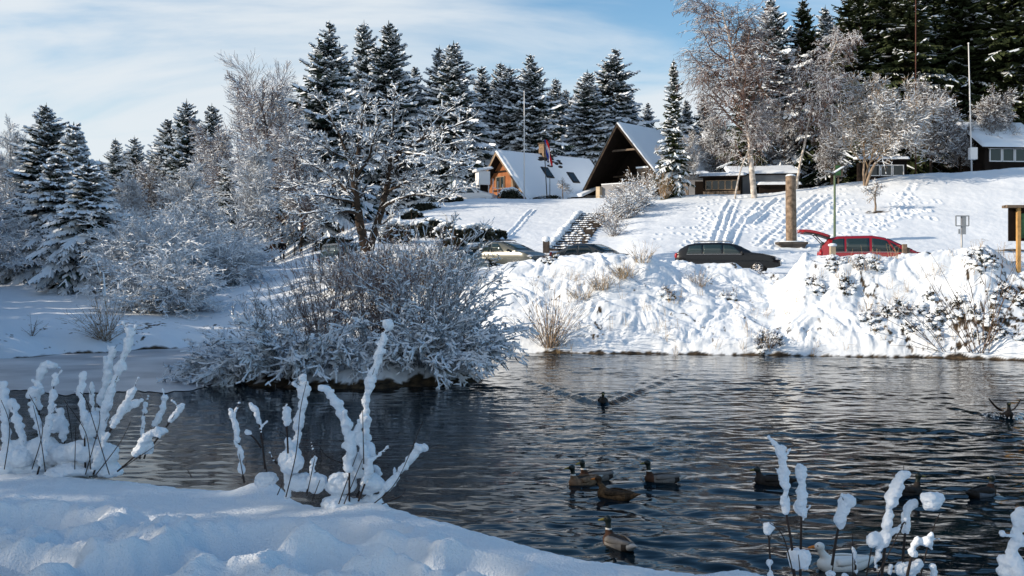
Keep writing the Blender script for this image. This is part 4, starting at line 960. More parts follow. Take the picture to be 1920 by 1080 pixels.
# ---------------------------------------------------------------- island willows
GI = 'willow shrubs on the island'
def isl(x, y): return Vector((x, y, isl_z(x, y) - .04))
specs = [  # x, y, n, L, elev, curve, twigs, snow_t, snow_p, twig mat, label, fan
    (-7.0, 27.2, 62, 1.70, (18, 60), .55, 12, .026, .95, M_stem, 'leftmost island willow with thick snow on low spreading branches', (1.9, 4.7)),
    (-6.5, 28.2, 60, 2.3, (40, 86), .30, 9, .016, .6, M_twig, 'tall thin willow at the left back of the island', None),
    (-6.0, 26.6, 62, 1.90, (15, 70), .75, 12, .027, .95, M_stem, 'snow bent willow at the left front of the island', (2.5, 5.8)),
    (-5.2, 28.4, 90, 3.41, (50, 88), .20, 7, .010, .38, M_twig_red, 'reddish upright willow left of the island centre', None),
    (-4.9, 26.4, 45, 1.40, (20, 75), .8, 10, .026, .95, M_stem, 'low snow loaded willow at the front of the island, left of its centre', (3.2, 6.0)),
    (-4.0, 28.6, 105, 3.85, (55, 89), .15, 7, .010, .38, M_twig_red, 'tallest reddish upright willow at the island centre', None),
    (-3.7, 27.2, 54, 1.90, (25, 75), .75, 12, .024, .92, M_stem, 'arching willow under the tallest reddish one', None),
    (-2.9, 28.5, 105, 3.85, (50, 88), .2, 8, .011, .42, M_twig_red, 'reddish upright willow right of the island centre', None),
    (-2.4, 26.9, 59, 2.00, (22, 75), .75, 12, .026, .95, M_stem, 'snow bent willow at the right front of the island', (3.4, 6.4)),
    (-2.2, 28.0, 90, 3.96, (45, 86), .32, 10, .022, .75, M_twig, 'tall willow at the right end of the island with snowy twigs', None),
    (-2.0, 27.0, 70, 1.92, (12, 70), .60, 13, .027, .97, M_stem, 'rightmost island willow arching down to the water', (-1.6, 1.3)),
    (-1.7, 27.6, 62, 2.22, (30, 75), .55, 12, .024, .92, M_stem, 'wide snow laden willow leaning right over the pond', (-1.0, 1.2)),
    (-7.4, 27.6, 45, 1.63, (8, 40), .45, 12, .026, .95, M_stem, 'low branches of willow reaching left over the ice', (2.4, 4.0))]
for i, (x, y, n, L, e, k, tw, st, sp, tm, lab, fan) in enumerate(specs):
    shrub('willow_shrub', isl(x, y), shrub_segs(140 + i, int(n * (.72 if st > .02 and y < 27.3 else 1)), L, e, k * (1.25 if st > .02 else 1), tw + 5, .006, .45, 13, .32, fan=fan, sub=2, tsp=.42), tm, sp, st, 1.0, lab, 'shrub', GI, seed=i, blobs=.05 if st > .03 else 0, snow_mat=M_snow)

GS = 'twiggy shrubs along the road behind the island'
for i, (px, d, L, lab) in enumerate([(640, 44.5, 1.5, 'frosted twiggy shrub in front of the dark van'), (705, 43.5, 1.7, 'frosted twiggy shrub at the foot of the big snowy tree'), (765, 43, 1.9, 'frosted twiggy shrub right of the big snowy tree foot, hiding a parked car'),
                                     (815, 42.2, 1.8, 'frosted twiggy shrub in front of the grey-blue car')]):
    shrub('roadside_shrub', on_ground(px, d), shrub_segs(160 + i, 70, L, (35, 88), .35, 9, .009, .7, 9, .5, sub=1), M_twig, .75, .016, 1.0, lab, 'shrub', GS, seed=i)

# ---------------------------------------------------------------- woodland standing left of the view (its shade lies over the pond and the near bank)
def woodland():
    rng = np.random.default_rng(77); g = Acc()
    spots = []
    for x0 in (-19.5, -23, -27, -31):
        for y in np.arange(-14, 28.5, 2.3): spots.append((x0 + rng.normal(0, .5) - max(0, y - 22) * .25, y + rng.normal(0, .4), rng.uniform(12.5, 15.5) if y < 25 else 12))
    for y in np.arange(30, 46, 2.2):
        for x0 in (-24.5, -28): spots.append((x0 - (y - 33) * .5 + rng.normal(0, .4), y + rng.normal(0, .4), rng.uniform(7.5, 9) + .16 * (y - 33)))
    for y in np.arange(46, 68, 2.4):
        for x0 in (-32.5, -36.5): spots.append((x0 - (y - 46) * .45 + rng.normal(0, .5), y + rng.normal(0, .5), rng.uniform(11.5, 13.5)))
    for x, y, h in spots:
        n = int(h * (75 if y > 9 else 30)); t = rng.uniform(0, 1, n) ** .85; z0 = gz(x, max(y, 20)) if y > 28 else .8
        r = 2.4 * (1 - t) * np.sqrt(rng.uniform(.02, 1, n)) * (h / 14) + .05; a = rng.uniform(0, 6.28, n)
        c = np.stack([x + np.cos(a) * r, y + np.sin(a) * r, z0 + .3 + t * h], 1)
        batch_leaves(g, c, rng.uniform(.25, .55, n) * (1.1 - .7 * t), rng, 0, up=.3)
        batch_prisms(g, [(x, y, z0 - .5)], [(x, y, z0 + h)], [.2], [.03], 6, 1)
    o = g.build('woodland', [M_needle, M_bark]); tag(o, 'dense evergreen woodland on the left bank, just outside the picture', 'woodland', kind='stuff')
woodland()

# ---------------------------------------------------------------- buildings
M_timber = mat('brown_timber', (.27, .105, .042), .75, .2, var=(1.2, .35))
M_darkwood = mat('dark_wood', (.013, .009, .007), .85, .15, var=(2, .4))
M_board = mat('weathered_boards', (.16, .125, .095), .85, .15, var=(2.5, .4))
M_trim = mat('pale_trim', (.24, .18, .125), .7, .2, var=(2, .3))
M_white = mat('white_paint', (.74, .75, .76), .6, .3)
M_cream = mat('cream_render', (.48, .40, .29), .8, .2, var=(1.5, .2))
M_grey = mat('grey_render', (.30, .31, .33), .85, .2, var=(1.0, .2))
M_glass = mat('window_glass', (.020, .028, .030), .05, .6)
M_brick = mat('chimney_brick', (.20, .145, .10), .9, .1, var=(6, .4))
M_metal = mat('grey_metal', (.33, .34, .35), .45, .5, metal=.6)
M_pole_white = mat('pale_pole', (.62, .63, .64), .5, .4)
M_pole_black = mat('dark_pole', (.035, .03, .028), .6, .3)
M_rust = mat('rusty_pole', (.085, .036, .026), .75, .2, var=(2, .4))
M_green = mat('green_post', (.10, .15, .09), .6, .3)
M_roof_dark = mat('bare_roof', (.035, .033, .034), .9, .1)
M_pine = mat('fresh_pine_post', (.50, .30, .115), .7, .2, var=(4, .25))
M_red = mat('flag_red', (.55, .025, .03), .8, .1); M_blue = mat('flag_blue', (.03, .06, .30), .8, .1); M_flagw = mat('flag_white', (.78, .78, .78), .8, .1)
M_stone = mat('wall_stone', (.055, .047, .042), .95, .1, var=(4, .5))
M_pillar = mat('weathered_log', (.20, .15, .11), .9, .15, var=(5, .55), bump=(14, .6, .03))
M_concrete = mat('dark_concrete', (.075, .065, .058), .9, .15, var=(3, .4))
M_poster_green = mat('green_panel', (.06, .16, .07), .6, .3, var=(3, .6)); M_poster = mat('map_panel', (.34, .40, .38), .6, .3, var=(2.5, .5))

def frame3(o, rz):
    c, s = math.cos(rz), math.sin(rz)
    return lambda u, v, w: (u, v, w)
def roof_slab(name, pts_l, th, mats, parent, snow=.22, inset=.12):
    """sloping slab from 4 corner points (eave0, eave1, ridge1, ridge0) with a soft snow blanket on top"""
    a = Acc(); A = [Vector(p) for p in pts_l]; n = (A[1] - A[0]).cross(A[3] - A[0]).normalized()
    if n.z < 0: n = -n
    a.poly_prism(A, -n * th, 0); r = a.build(name, mats, parent)
    # blanket with an uneven thickness
    ns, nr = 40, 14; V = []; rng = random.Random(len(name) + int(abs(A[0].x * 10)))
    for j in range(nr + 1):
        for i in range(ns + 1):
            u = i / ns; v = j / nr; p = A[0].lerp(A[1], u).lerp(A[3].lerp(A[2], u), v)
            e = min(u, 1 - u) * (A[1] - A[0]).length; f = min(v, 1 - v + .05) * (A[3] - A[0]).length; q = min(e, f)
            t = snow * min(1, (max(q, 0) / .14)) ** .5 + .012 + .035 * float(noise(np.array([u * 5.3 + A[0].x]), np.array([v * 4.1]), 5)[0]) * min(1, q / .3)
            V.append(p + n * max(t, .012))
    Q = [(j * (ns + 1) + i, j * (ns + 1) + i + 1, (j + 1) * (ns + 1) + i + 1, (j + 1) * (ns + 1) + i) for j in range(nr) for i in range(ns)]
    b = Acc(); b.add(V, Q, 0); s = b.build('roof_snow', [M_snow], r, True); return r
def window(parent, c, w, h, nrm, fr=M_white, d=.06, bars=1, name='window', gl=None):
    """framed window centred at c, facing nrm (horizontal)"""
    n = Vector(nrm).normalized(); t = Vector((-n.y, n.x, 0)); z = Vector((0, 0, 1)); c = Vector(c); f = Acc(); fw = max(.05, min(w, h) * .08)
    M = Matrix((t, n, z)).transposed().to_3x3()
    for s in (-1, 1):
        f.box(c + t * s * (w / 2), (fw, d * 1.1, h + fw), 0, M=M); f.box(c + z * s * (h / 2), (w - fw, d, fw), 0, M=M)
    for b in range(1, bars + 1): f.box(c + t * (-w / 2 + w * b / (bars + 1)), (fw * .7, d * .8, h - fw), 0, M=M)
    o = f.build(name, [fr], parent)
    g = Acc(); g.box(c - n * d * .1, (w - fw, d * .4, h - fw), 0, M=M); g.build('pane', [gl or M_glass], o); return o

def a_frame(name, apex, base_z, theta, Wd, L, lean, over, wallmat, label, cat, barge=None):
    """ridge runs along (cos,sin theta); gable looks back along it. local frame: u along ridge, v to the right of it"""
    ax_, ay, az_ = apex; root = empty(name, (ax_, ay, base_z), theta); h = az_ - base_z; hw = Wd / 2
    u0 = over   # gable wall is set back below the roof
    # local coords: x=u, y=left positive
    for s in (-1, 1):
        eave_f = (lean, s * hw, -.05); eave_b = (L, s * hw, -.05); rb = (L, 0, h); rf = (0, 0, h)
        off = .0 if s > 0 else .004
        roof_slab('roof', [eave_f, eave_b, rb, rf] if s < 0 else [eave_b, eave_f, rf, rb], .16, [M_darkwood], root, snow=.20)
        a = Acc(); d = Vector((lean, s * hw, -.05)) - Vector((0, 0, h)); nrm = Vector((0, s * h, hw)).normalized()
        a.poly_prism([Vector((-.05, 0, h)) - nrm * .20, Vector((-.05, 0, h)) + nrm * .03, Vector((lean - .05, s * hw, -.05)) + nrm * .03, Vector((lean - .05, s * hw, -.05)) - nrm * .20], (.05, 0, 0), 0)
        a.build('barge_board', [barge or M_trim], root)
        a = Acc(); V = []; q = 40
        for k in range(q + 1):
            f = k / q; p = Vector((-.02, 0, h)).lerp(Vector((lean - .02, s * hw, -.05)), f); t = (.10 if s < 0 else .03) + (.05 if s < 0 else .015) * float(noise(np.array([f * 9.0]), np.array([s * 1.0]), 3)[0])
            for aa, bb in ((-.10, .02), (-.08, t * .8), (.02, t * 1.5), (.16, t * 1.1), (.22, .02)): V.append(p + Vector((aa, 0, 0)) + nrm * bb)
        a.add(V, [(k * 5 + m, k * 5 + m + 1, (k + 1) * 5 + m + 1, (k + 1) * 5 + m) for k in range(q) for m in range(4)], 0)
        a.build('edge_snow', [M_snow], root, True)
    wt = h - .35; hwid = (hw - .3)
    w = Acc(); ux = lean + over
    w.poly_prism([(ux, -hwid, 0), (ux, hwid, 0), (ux, 0, wt)], (.2, 0, 0), 0); w.build('wall', [wallmat], root)
    b = Acc(); b.poly_prism([(L - .4, -hwid, 0), (L - .4, hwid, 0), (L - .4, 0, wt)], (.2, 0, 0), 0); b.build('back_wall', [wallmat], root)
    tag(root, label, cat); return root, h, hw, ux

# brown chalet ---------------------------------------------------------
d = 92.0; ap = P(930, 284, d); bz = gz(ap.x + 2, d + 2) - .15
ch, h, hw, ux = a_frame('chalet', ap, bz, R(40), 8.3, 12.0, .30, .55, M_timber, 'brown timber chalet with a blue-shaded snowy roof reaching the ground and a chimney', 'house')
nl = (-1, 0, 0)
window(ch, (ux - .04, .35, h * .40), 1.15, 1.05, nl, M_trim, .1, 1)
a = Acc(); a.box((ux - .05, 0, h * .62), (.1, 3.2, .14), 0); a.box((ux - .045, .35, h * .40 - .72), (.14, 1.9, .10), 0); a.build('cross_beam', [M_darkwood], ch)
a = Acc(); a.box((ux - .05, -1.5, h * .36), (.07, .55, 1.1), 0); a.build('shutter', [M_trim], ch)
sl = math.atan2(h, hw)
def on_roof(u, f, off=.0):     # right hand slope, f 0 ridge..1 eave
    n = Vector((0, -h, hw)).normalized(); return Vector((u, -hw * f, h * (1 - f))) + n * off
for u, f in ((4.6, .40), (7.6, .47)):
    a = Acc(); c = [on_roof(u - .45, f - .10, .15), on_roof(u + .45, f - .10, .15), on_roof(u + .45, f + .13, .15), on_roof(u - .45, f + .13, .15)]
    a.poly_prism(c, Vector((0, -h, hw)).normalized() * .10, 0); k = a.build('skylight', [M_roof_dark], ch)
    a = Acc(); c = [on_roof(u - .36, f - .075, .255), on_roof(u + .36, f - .075, .255), on_roof(u + .36, f + .105, .255), on_roof(u - .36, f + .105, .255)]
    a.poly_prism(c, Vector((0, -h, hw)).normalized() * .012, 0); a.build('pane', [M_glass], k)
a = Acc(); a.box((5.6, -.25, h + .15), (.62, .75, 1.9), 0); k = a.build('chimney', [M_brick], ch)
a = Acc(); a.box((5.6, -.25, h + 1.15), (.78, .9, .10), 0); a.build('chimney_cap', [M_concrete], k)
rng = np.random.default_rng(5); a = Acc(); pts = []
for i in range(26): pts.append(on_roof(6.2 + rng.normal(0, .75), abs(rng.normal(.12, .09)), .19))
batch_blobs(a, np.array([p[:] for p in pts]), np.stack([rng.uniform(.2, .5, 26), rng.uniform(.12, .3, 26), rng.uniform(.10, .2, 26)], 1), 0, rng); a.build('bare_roof_patch', [M_roof_dark], ch)
a = Acc(); a.tube([(4.9, -hw - .12, .35), (9.6, -hw - .12, .35)], .05, 6); a.build('gutter', [M_pole_black], ch)

# dark A-frame house ------------------------------------------------------
d = 90.0; ap = P(1157, 231, d); bz = gz(ap.x + 2, d + 3) - .1
af, h2, hw2, ux2 = a_frame('timber_house', ap, bz, R(50), 10.2, 12.5, 1.10, 3.0, M_darkwood, 'tall dark timber house with a steep snowy roof, deep eaves and a white plinth wall', 'house', M_bark)
a = Acc(); a.box((1.55, .2, h2 * .66), (.16, 4.0, .16), 0); a.box((ux2 - .06, 0, h2 * .34), (.1, 6.4, .14), 0); a.build('tie_beam', [M_board], af)
a = Acc(); a.box((1.5, .55, .55), (.25, 4.2, 1.5), 0); k = a.build('plinth_wall', [M_grey], af)  # white wall coloured grey, its shade is put into the render
a = Acc(); a.box((1.5, .55, 1.33), (.3, 4.2, .08), 0); a.build('wall_snow', [M_snow], k)
a = Acc(); a.box((1.15, 2.75, .45), (.42, .42, 1.3), 0); a.build('gate_post', [M_cream], af)
a = Acc(); a.box((1.6, -hw2 + .45, 1.2), (.5, .55, 2.5), 0); a.build('corner_pillar', [M_cream], af)
a = Acc(); a.box((1.35, -2.35, 2.3), (.12, 2.2, .5), 0); k = a.build('sign_board', [M_board], af)
a = Acc(); a.box((1.35, -2.35, 2.6), (.3, 2.3, .14), 0); a.build('sign_snow', [M_snow], k)
for y in (-1.6, 1.0): window(af, (ux2 - .05, y, 1.9), 1.3, 1.2, nl, M_darkwood, .08, 1)
roof_slab('porch_roof', [(-.3, 3.6, .15), (-1.3, 7.0, .10), (2.2, 7.0, 1.0), (2.2, 3.6, 1.0)], .12, [M_darkwood], af, snow=.2)

# white look-out booth left of the chalet -------------------------------------
p = on_ground(905, 90, .1); bo = empty('booth', p, R(20))
a = Acc()
for x in (-.42, .42):
    for y in (-.4, .4): a.tube([(x, y, 0), (x, y, 1.35)], .05, 6)
a.build('legs', [M_pole_white], bo)
a = Acc(); a.box((0, 0, 1.95), (1.05, 1.0, 1.2), 0); a.build('cabin', [M_white], bo)
a = Acc(); a.box((0.05, 0.05, .70), (.72, .6, 1.25), 0); a.build('door', [M_darkwood], bo)
roof_slab('roof', [(-.75, -.7, 2.58), (.75, -.7, 2.86), (.75, .7, 2.86), (-.75, .7, 2.58)], .08, [M_white], bo, snow=.15)
a = Acc()
for x in (.8, 1.25, 1.7): a.tube([(x, -.5, 0), (x, -.5, 1.9 - .5 * (x - .8))], .035, 6)
a.tube([(.8, -.5, 1.1), (1.7, -.5, 1.0)], .03, 6); a.build('railing', [M_white], bo)
a = Acc(); a.box((-.95, -.35, .7), (.32, .4, 1.5), 0); a.build('cupboard', [M_white], bo)
tag(bo, 'small white booth on legs with a snowy roof, beside the brown chalet gable', 'booth')

# huts on the right ---------------------------------------------------------
def hut(name, px, d, rz, L, Dp, hgt, wall, rise, label, nwin, sill, wh, snow=.2, fr=M_trim, tilt=1, over=.3):
    p = on_ground(px, d, .2); root = empty(name, p, rz); a = Acc()
    a.box((L / 2, Dp / 2, hgt / 2), (L, Dp, hgt), 0); a.build('wall', [wall], root)
    f, b = hgt + .08, hgt + .08 + rise
    roof_slab('roof', [(-over, -over, f), (L + over, -over, f), (L + over, Dp + over, b), (-over, Dp + over, b)], .12, [M_darkwood], root, snow=snow)
    if rise > .3:
        for x in (0.0, L - .1):
            a = Acc(); a.poly_prism([(x, .05, hgt), (x, Dp - .05, hgt), (x, Dp - .05, hgt + rise * .85)], (.1, 0, 0), 0); a.build('gable_infill', [wall], root)
    for i in range(nwin):
        w = L * .86 / nwin; window(root, (L * .07 + w * (i + .5), -.05, sill + wh / 2), w * .88, wh, (0, -1, 0), fr, .1, 0)
    tag(root, label, 'hut'); return root
h1 = hut('low_hut', 1318, 84.5, R(-16), 3.1, 4.2, 1.75, M_darkwood, .55, 'low weathered hut with a row of pale framed windows, behind the leaning birch', 5, .72, .75, over=.35)
a = Acc()
for i in range(9): a.box((.17 + i * .34, -.035, .3), (.31, .05, .6), 0)
a.build('boarding', [M_board], h1)
hut('shed', 1372, 86, R(-8), 5.4, 4.5, 1.9, M_grey, 1.0, 'long grey shed with a low snow covered roof behind the two birch trunks', 0, 0, 0, over=.35)
hut('lean_to', 1425, 83.5, R(-4), 3.2, 2.0, .85, M_darkwood, .25, 'low lean-to with a thin snow roof right of the thick birch trunk', 0, 0, 0, over=.2)
h3 = hut('dark_hut', 1622, 84, R(-3), 3.4, 2.4, 2.1, M_darkwood, .30, 'dark hut with two pale framed windows below the wide fruit tree', 3, .85, .85, fr=M_white, over=.25)
h4 = hut('glazed_hut', 1846, 84, R(6), 5.2, 3.2, 2.15, M_darkwood, 2.5, 'hut with a steep frosted roof and bright framed windows at the right picture edge', 4, 1.1, 1.05, fr=M_white, snow=.16, over=.45)
p = on_ground(1268, 88, .2); root = empty('grey_house', p, R(-5)); a = Acc(); a.box((1.3, 2, 1.05), (2.6, 4, 2.1), 0); a.build('wall', [M_grey], root)
roof_slab('roof', [(-.3, -.3, 2.15), (2.9, -.3, 2.15), (2.9, 4.3, 2.7), (-.3, 4.3, 2.7)], .12, [M_darkwood], root, snow=.2)
a = Acc(); a.box((2.0, -.04, .8), (.8, .08, 1.5), 0); a.build('door', [M_darkwood], root)
tag(root, 'plain grey rendered outbuilding between the slim spruce and the low hut', 'house')
p = on_ground(1330, 100, .2); root = empty('lodge', p, R(-8)); a = Acc(); a.box((6, 3.5, 2.3), (12, 7, 4.6), 0); a.build('wall', [M_grey], root)
roof_slab('roof', [(-.6, -.6, 4.65), (12.6, -.6, 4.65), (12.6, 3.5, 6.4), (-.6, 3.5, 6.4)], .15, [M_darkwood], root, snow=.25)
roof_slab('roof', [(12.6, 7.6, 4.65), (-.6, 7.6, 4.65), (-.6, 3.5, 6.4), (12.6, 3.5, 6.4)], .15, [M_darkwood], root, snow=.25)
for i in range(4): window(root, (1.6 + i * 2.9, -.06, 2.7), 1.2, 1.3, (0, -1, 0), M_trim, .1, 1)
tag(root, 'large snow roofed lodge half hidden behind the birches', 'house')

# ---------------------------------------------------------------- poles, flag, signs, pillar
def pole(name, px, d, top, r, m, label, lean=0.0, cat='pole', base=None):
    p = on_ground(px, d, .2); h_ = zrow(top, d) - p.z; o = empty(name, p); a = Acc()
    a.tube([(0, 0, 0), (lean * h_ * .5, 0, h_ * .5), (lean * h_, 0, h_)], [r, r * .85, r * .6], 8); a.build('shaft', [m], o, True)
    a = Acc(); a.add(ICO2_V * r * 1.1 + np.array((lean * h_, 0, h_ + r * .5)), ICO2_F, 0); a.build('finial', [m], o, True)
    tag(o, label, cat); return o, p, h_
pole('flagpole', 983, 87, 172, .06, M_pole_white, 'tall thin white flagpole without a flag in front of the chalet roof', 0, 'flagpole')
fp, p, fh = pole('flagpole', 1026, 87, 262, .045, M_pole_black, 'dark leaning flagpole carrying the red, white and blue flag', -.055, 'flagpole')
pole('post', 1031, 86.5, 330, .04, M_pole_black, 'short thin black post right beside the leaning flagpole', 0, 'post')
pole('mast', 1717, 79, -60, .055, M_rust, 'tall rusty brown mast in front of the dark wood', 0, 'pole')
wp, p_, h_ = pole('flagpole', 1822, 78, 82, .065, M_pole_white, 'tall white pole leaning slightly left, before the dark wood', -.025, 'flagpole')
a = Acc(); a.box((0, -.2, 1.55), (.55, .4, .9), 0); a.build('meter_box', [M_white], wp)
pole('post', 612, 84, 395, .05, M_grey, 'thin grey lamp pole in the frosted bushes left of the big snowy tree', 0, 'post')
pole('post', 847, 85, 330, .06, M_green, 'greenish post beside the shaded spruces left of the booth', 0, 'post')
# hanging flag
a = Acc(); ns, nr = 12, 26; flen = 48 / F * 87
for mi_, (s0, s1) in enumerate(((0, .34), (.34, .67), (.67, 1.0))):
    V = []; x0, z0 = -.055 * fh, fh - .05
    for j in range(nr + 1):
        for i in range(5):
            s = s0 + (s1 - s0) * i / 4; v = j / nr
            wx_ = (s - .35) * (.25 + .10 * math.sin(v * 3)) + v * .42 + .05 * math.sin(v * 9 + s * 6); wy_ = -.12 - .10 * math.sin(s * 9 + v * 4) - .05
            V.append((x0 + .12 + wx_, wy_, z0 - v * flen))
    Q = [(j * 5 + i, j * 5 + i + 1, (j + 1) * 5 + i + 1, (j + 1) * 5 + i) for j in range(nr) for i in range(4)]
    a.add(V, Q, mi_)
fl = a.build('flag', [M_blue, M_flagw, M_red], None, True); fl.location = p
m = fl.modifiers.new('thick', 'SOLIDIFY'); m.thickness = .012
tag(fl, 'limp red, white and blue striped flag hanging on the dark leaning pole', 'flag')
# log pillar on a plinth
d = hit(1483, 463); p = on_ground(1484, d, .1); root = empty('log_pillar', p); hh = zrow(330, d) - p.z; a = Acc(); rng_ = random.Random(3); rp = 9.5 / F * d
V = []; n = 20; zs = np.linspace(.25, hh, 16)
for z in zs:
    for j in range(n):
        t = 6.283 * j / n; r = rp * (1.04 - .05 * z / hh) * (1 + .035 * math.sin(3 * t + 1) + .025 * math.sin(7 * t + z * .6)); V.append((math.cos(t) * r - .012 * z, math.sin(t) * r, z))
Q = [(i * n + j, i * n + (j + 1) % n, (i + 1) * n + (j + 1) % n, (i + 1) * n + j) for i in range(15) for j in range(n)]
a.add(V, Q, 0); a.build('log', [M_pillar], root, True)
a = Acc(); a.add(ICO2_V * np.array((rp * 1.0, rp * 1.0, .12)) + np.array((-.012 * hh, 0, hh)), ICO2_F, 0); a.build('snow_cap', [M_snow], root, True)
a = Acc(); w = 27 / F * d
for z0, z1, s0, s1 in ((0, .22, .78, .92), (.22, .36, 1.0, 1.0)):
    pl = [(-w * s0, -w * .55 * s0, z0), (w * s0, -w * .55 * s0, z0), (w * s0, w * .55 * s0, z0), (-w * s0, w * .55 * s0, z0)]
    pu = [(x / s0 * s1, y / s0 * s1, z1) for x, y, _ in pl]; V = pl + pu
    a.add(V, [(0, 1, 5, 4), (1, 2, 6, 5), (2, 3, 7, 6), (3, 0, 4, 7), (4, 5, 6, 7), (3, 2, 1, 0)], 0)
a.build('plinth', [M_concrete], root)
a = Acc(); a.add(ICO2_V * np.array((w * .95, w * .5, .07)) + np.array((0, 0, .37)), ICO2_F, 0); a.build('plinth_snow', [M_snow], root, True)
tag(root, 'thick weathered log pillar with a snow cap standing on a dark plinth behind the cars', 'pillar')
# solar street lamp
d = 52.5; p = on_ground(1565, d, .2); root = empty('street_lamp', p); hh = zrow(322, d) - p.z; a = Acc()
a.tube([(0, 0, 0), (0, 0, hh)], [.075, .055], 8); a.build('post', [M_green], root, True)
a = Acc(); a.box((.18, 0, hh + .06), (.55, .45, .04), 0, M=Matrix.Rotation(R(-32), 3, 'Y')); k = a.build('solar_panel', [M_glass], root)
a = Acc(); a.box((.17, 0, hh + .10), (.56, .46, .05), 0, M=Matrix.Rotation(R(-32), 3, 'Y')); a.build('panel_snow', [M_snow], k)
a = Acc(); a.tube([(0, 0, hh - .1), (-.25, -.05, hh - .02), (-.42, -.08, hh)], .03, 6); a.box((-.4, -.08, hh + .02), (.3, .16, .06), 0); a.build('lamp_head', [M_metal], root)
tag(root, 'slim green solar street lamp behind the red car', 'street lamp')
# steel sign frame
d = 46.0; p = on_ground(1803, d, .4); root = empty('road_sign', p); zt = zrow(405, d) - p.z; k = d / F
a = Acc(); a.tube([(0, 0, 0), (0, 0, zt)], .045, 8); a.build('post', [M_metal], root, True)
a = Acc()
for x in (-11.5 * k, 12.5 * k): a.box((x, -.05, zt - 9 * k), (.05, .04, 19 * k), 0)
for z in (zt, zt - 18.5 * k): a.box((.5 * k, -.05, z), (24 * k, .045, .05), 0)
a.build('frame', [M_metal], root)
a = Acc(); a.box((5 * k, -.03, zt - 9 * k), (6 * k, .03, 17 * k), 0); a.build('panel', [M_metal], root)
a = Acc(); a.box((4 * k, -.03, zt - 27 * k), (7 * k, .03, 15 * k), 0); a.box((-5 * k, -.03, zt - 29 * k), (3 * k, .03, 9 * k), 0); a.build('lower_panel', [M_metal], root)
tag(root, 'grey metal sign frame on a post seen from behind, on the crest of the bank', 'sign')
# wooden information board at the right edge
d = 37.5; k = d / F; root = empty('information_board', on_ground(1907, d, .3)); pz = root.location.z; zt = zrow(390, d) - pz; zb = zrow(452, d) - pz
a = Acc(); a.box((0, -.10, zt / 2), (.125, .125, zt), 0); a.build('post', [M_pine], root)
a = Acc(); a.box((42 * k, -.02, zt / 2), (.125, .125, zt), 0); a.build('post', [M_pine], root)
a = Acc(); a.box((14 * k, .05, (zt + zb) / 2), (58 * k, .07, zt - zb), 0); bd = a.build('panel', [M_darkwood], root)
a = Acc(); a.box((20 * k, .005, (zt + zb) / 2 - .05), (26 * k, .012, (zt - zb) * .75), 0); a.build('poster', [M_poster_green], bd)
a = Acc(); a.box((13 * k, -.02, zt + .05), (74 * k, .42, .10), 0); rf = a.build('roof', [M_board], root)
a = Acc(); a.tube([(-24 * k, -.05, zt + .06), (-20 * k, -.05, zt + .06)], .05, 6); a.build('roof_beam', [M_darkwood], root)
tag(root, 'wooden information board with a fresh pine post and little roof at the right picture edge', 'notice board')
# short posts on the crest
p = on_ground(1696, 40.3, .4); a = Acc(); a.box((0, 0, .5), (.16, .14, 1.15), 0); a.box((.12, .05, .78), (.22, .05, .3), 0); o = a.build('wooden_post', [M_pillar]); o.location = (p.x, p.y, zrow(458, 40.3) - 1.07); tag(o, 'short brown wooden post with a crosspiece in front of the red car bonnet', 'post')
p = on_ground(1561, 40.3, .4); o = empty('stone_post', (p.x, p.y, zrow(487, 40.3) - .5)); a = Acc(); a.box((0, 0, .52), (.20, .2, 1.05), 0); a.build('post', [M_cream], o)
a = Acc(); a.add(ICO2_V * np.array((.18, .16, .08)) + np.array((0, 0, 1.08)), ICO2_F, 0); a.build('snow_cap', [M_snow], o, True); tag(o, 'square beige post with a snow cap before the rear of the red car', 'post')
# signs on hut wall : information case beside the lamp
p = on_ground(1572, 80, .1); o = empty('notice_case', p); a = Acc(); a.tube([(0, 0, 0), (0, 0, 1.7)], .05, 6); a.build('post', [M_board], o)
a = Acc(); a.box((0, -.06, 1.25), (.62, .1, .95), 0); k_ = a.build('case', [M_board], o); a = Acc(); a.box((-.06, -.12, 1.25), (.42, .02, .8), 0); a.build('poster', [M_poster_green], k_)
tag(o, 'small wooden notice case with a green panel on the crest right of the street lamp', 'notice board')

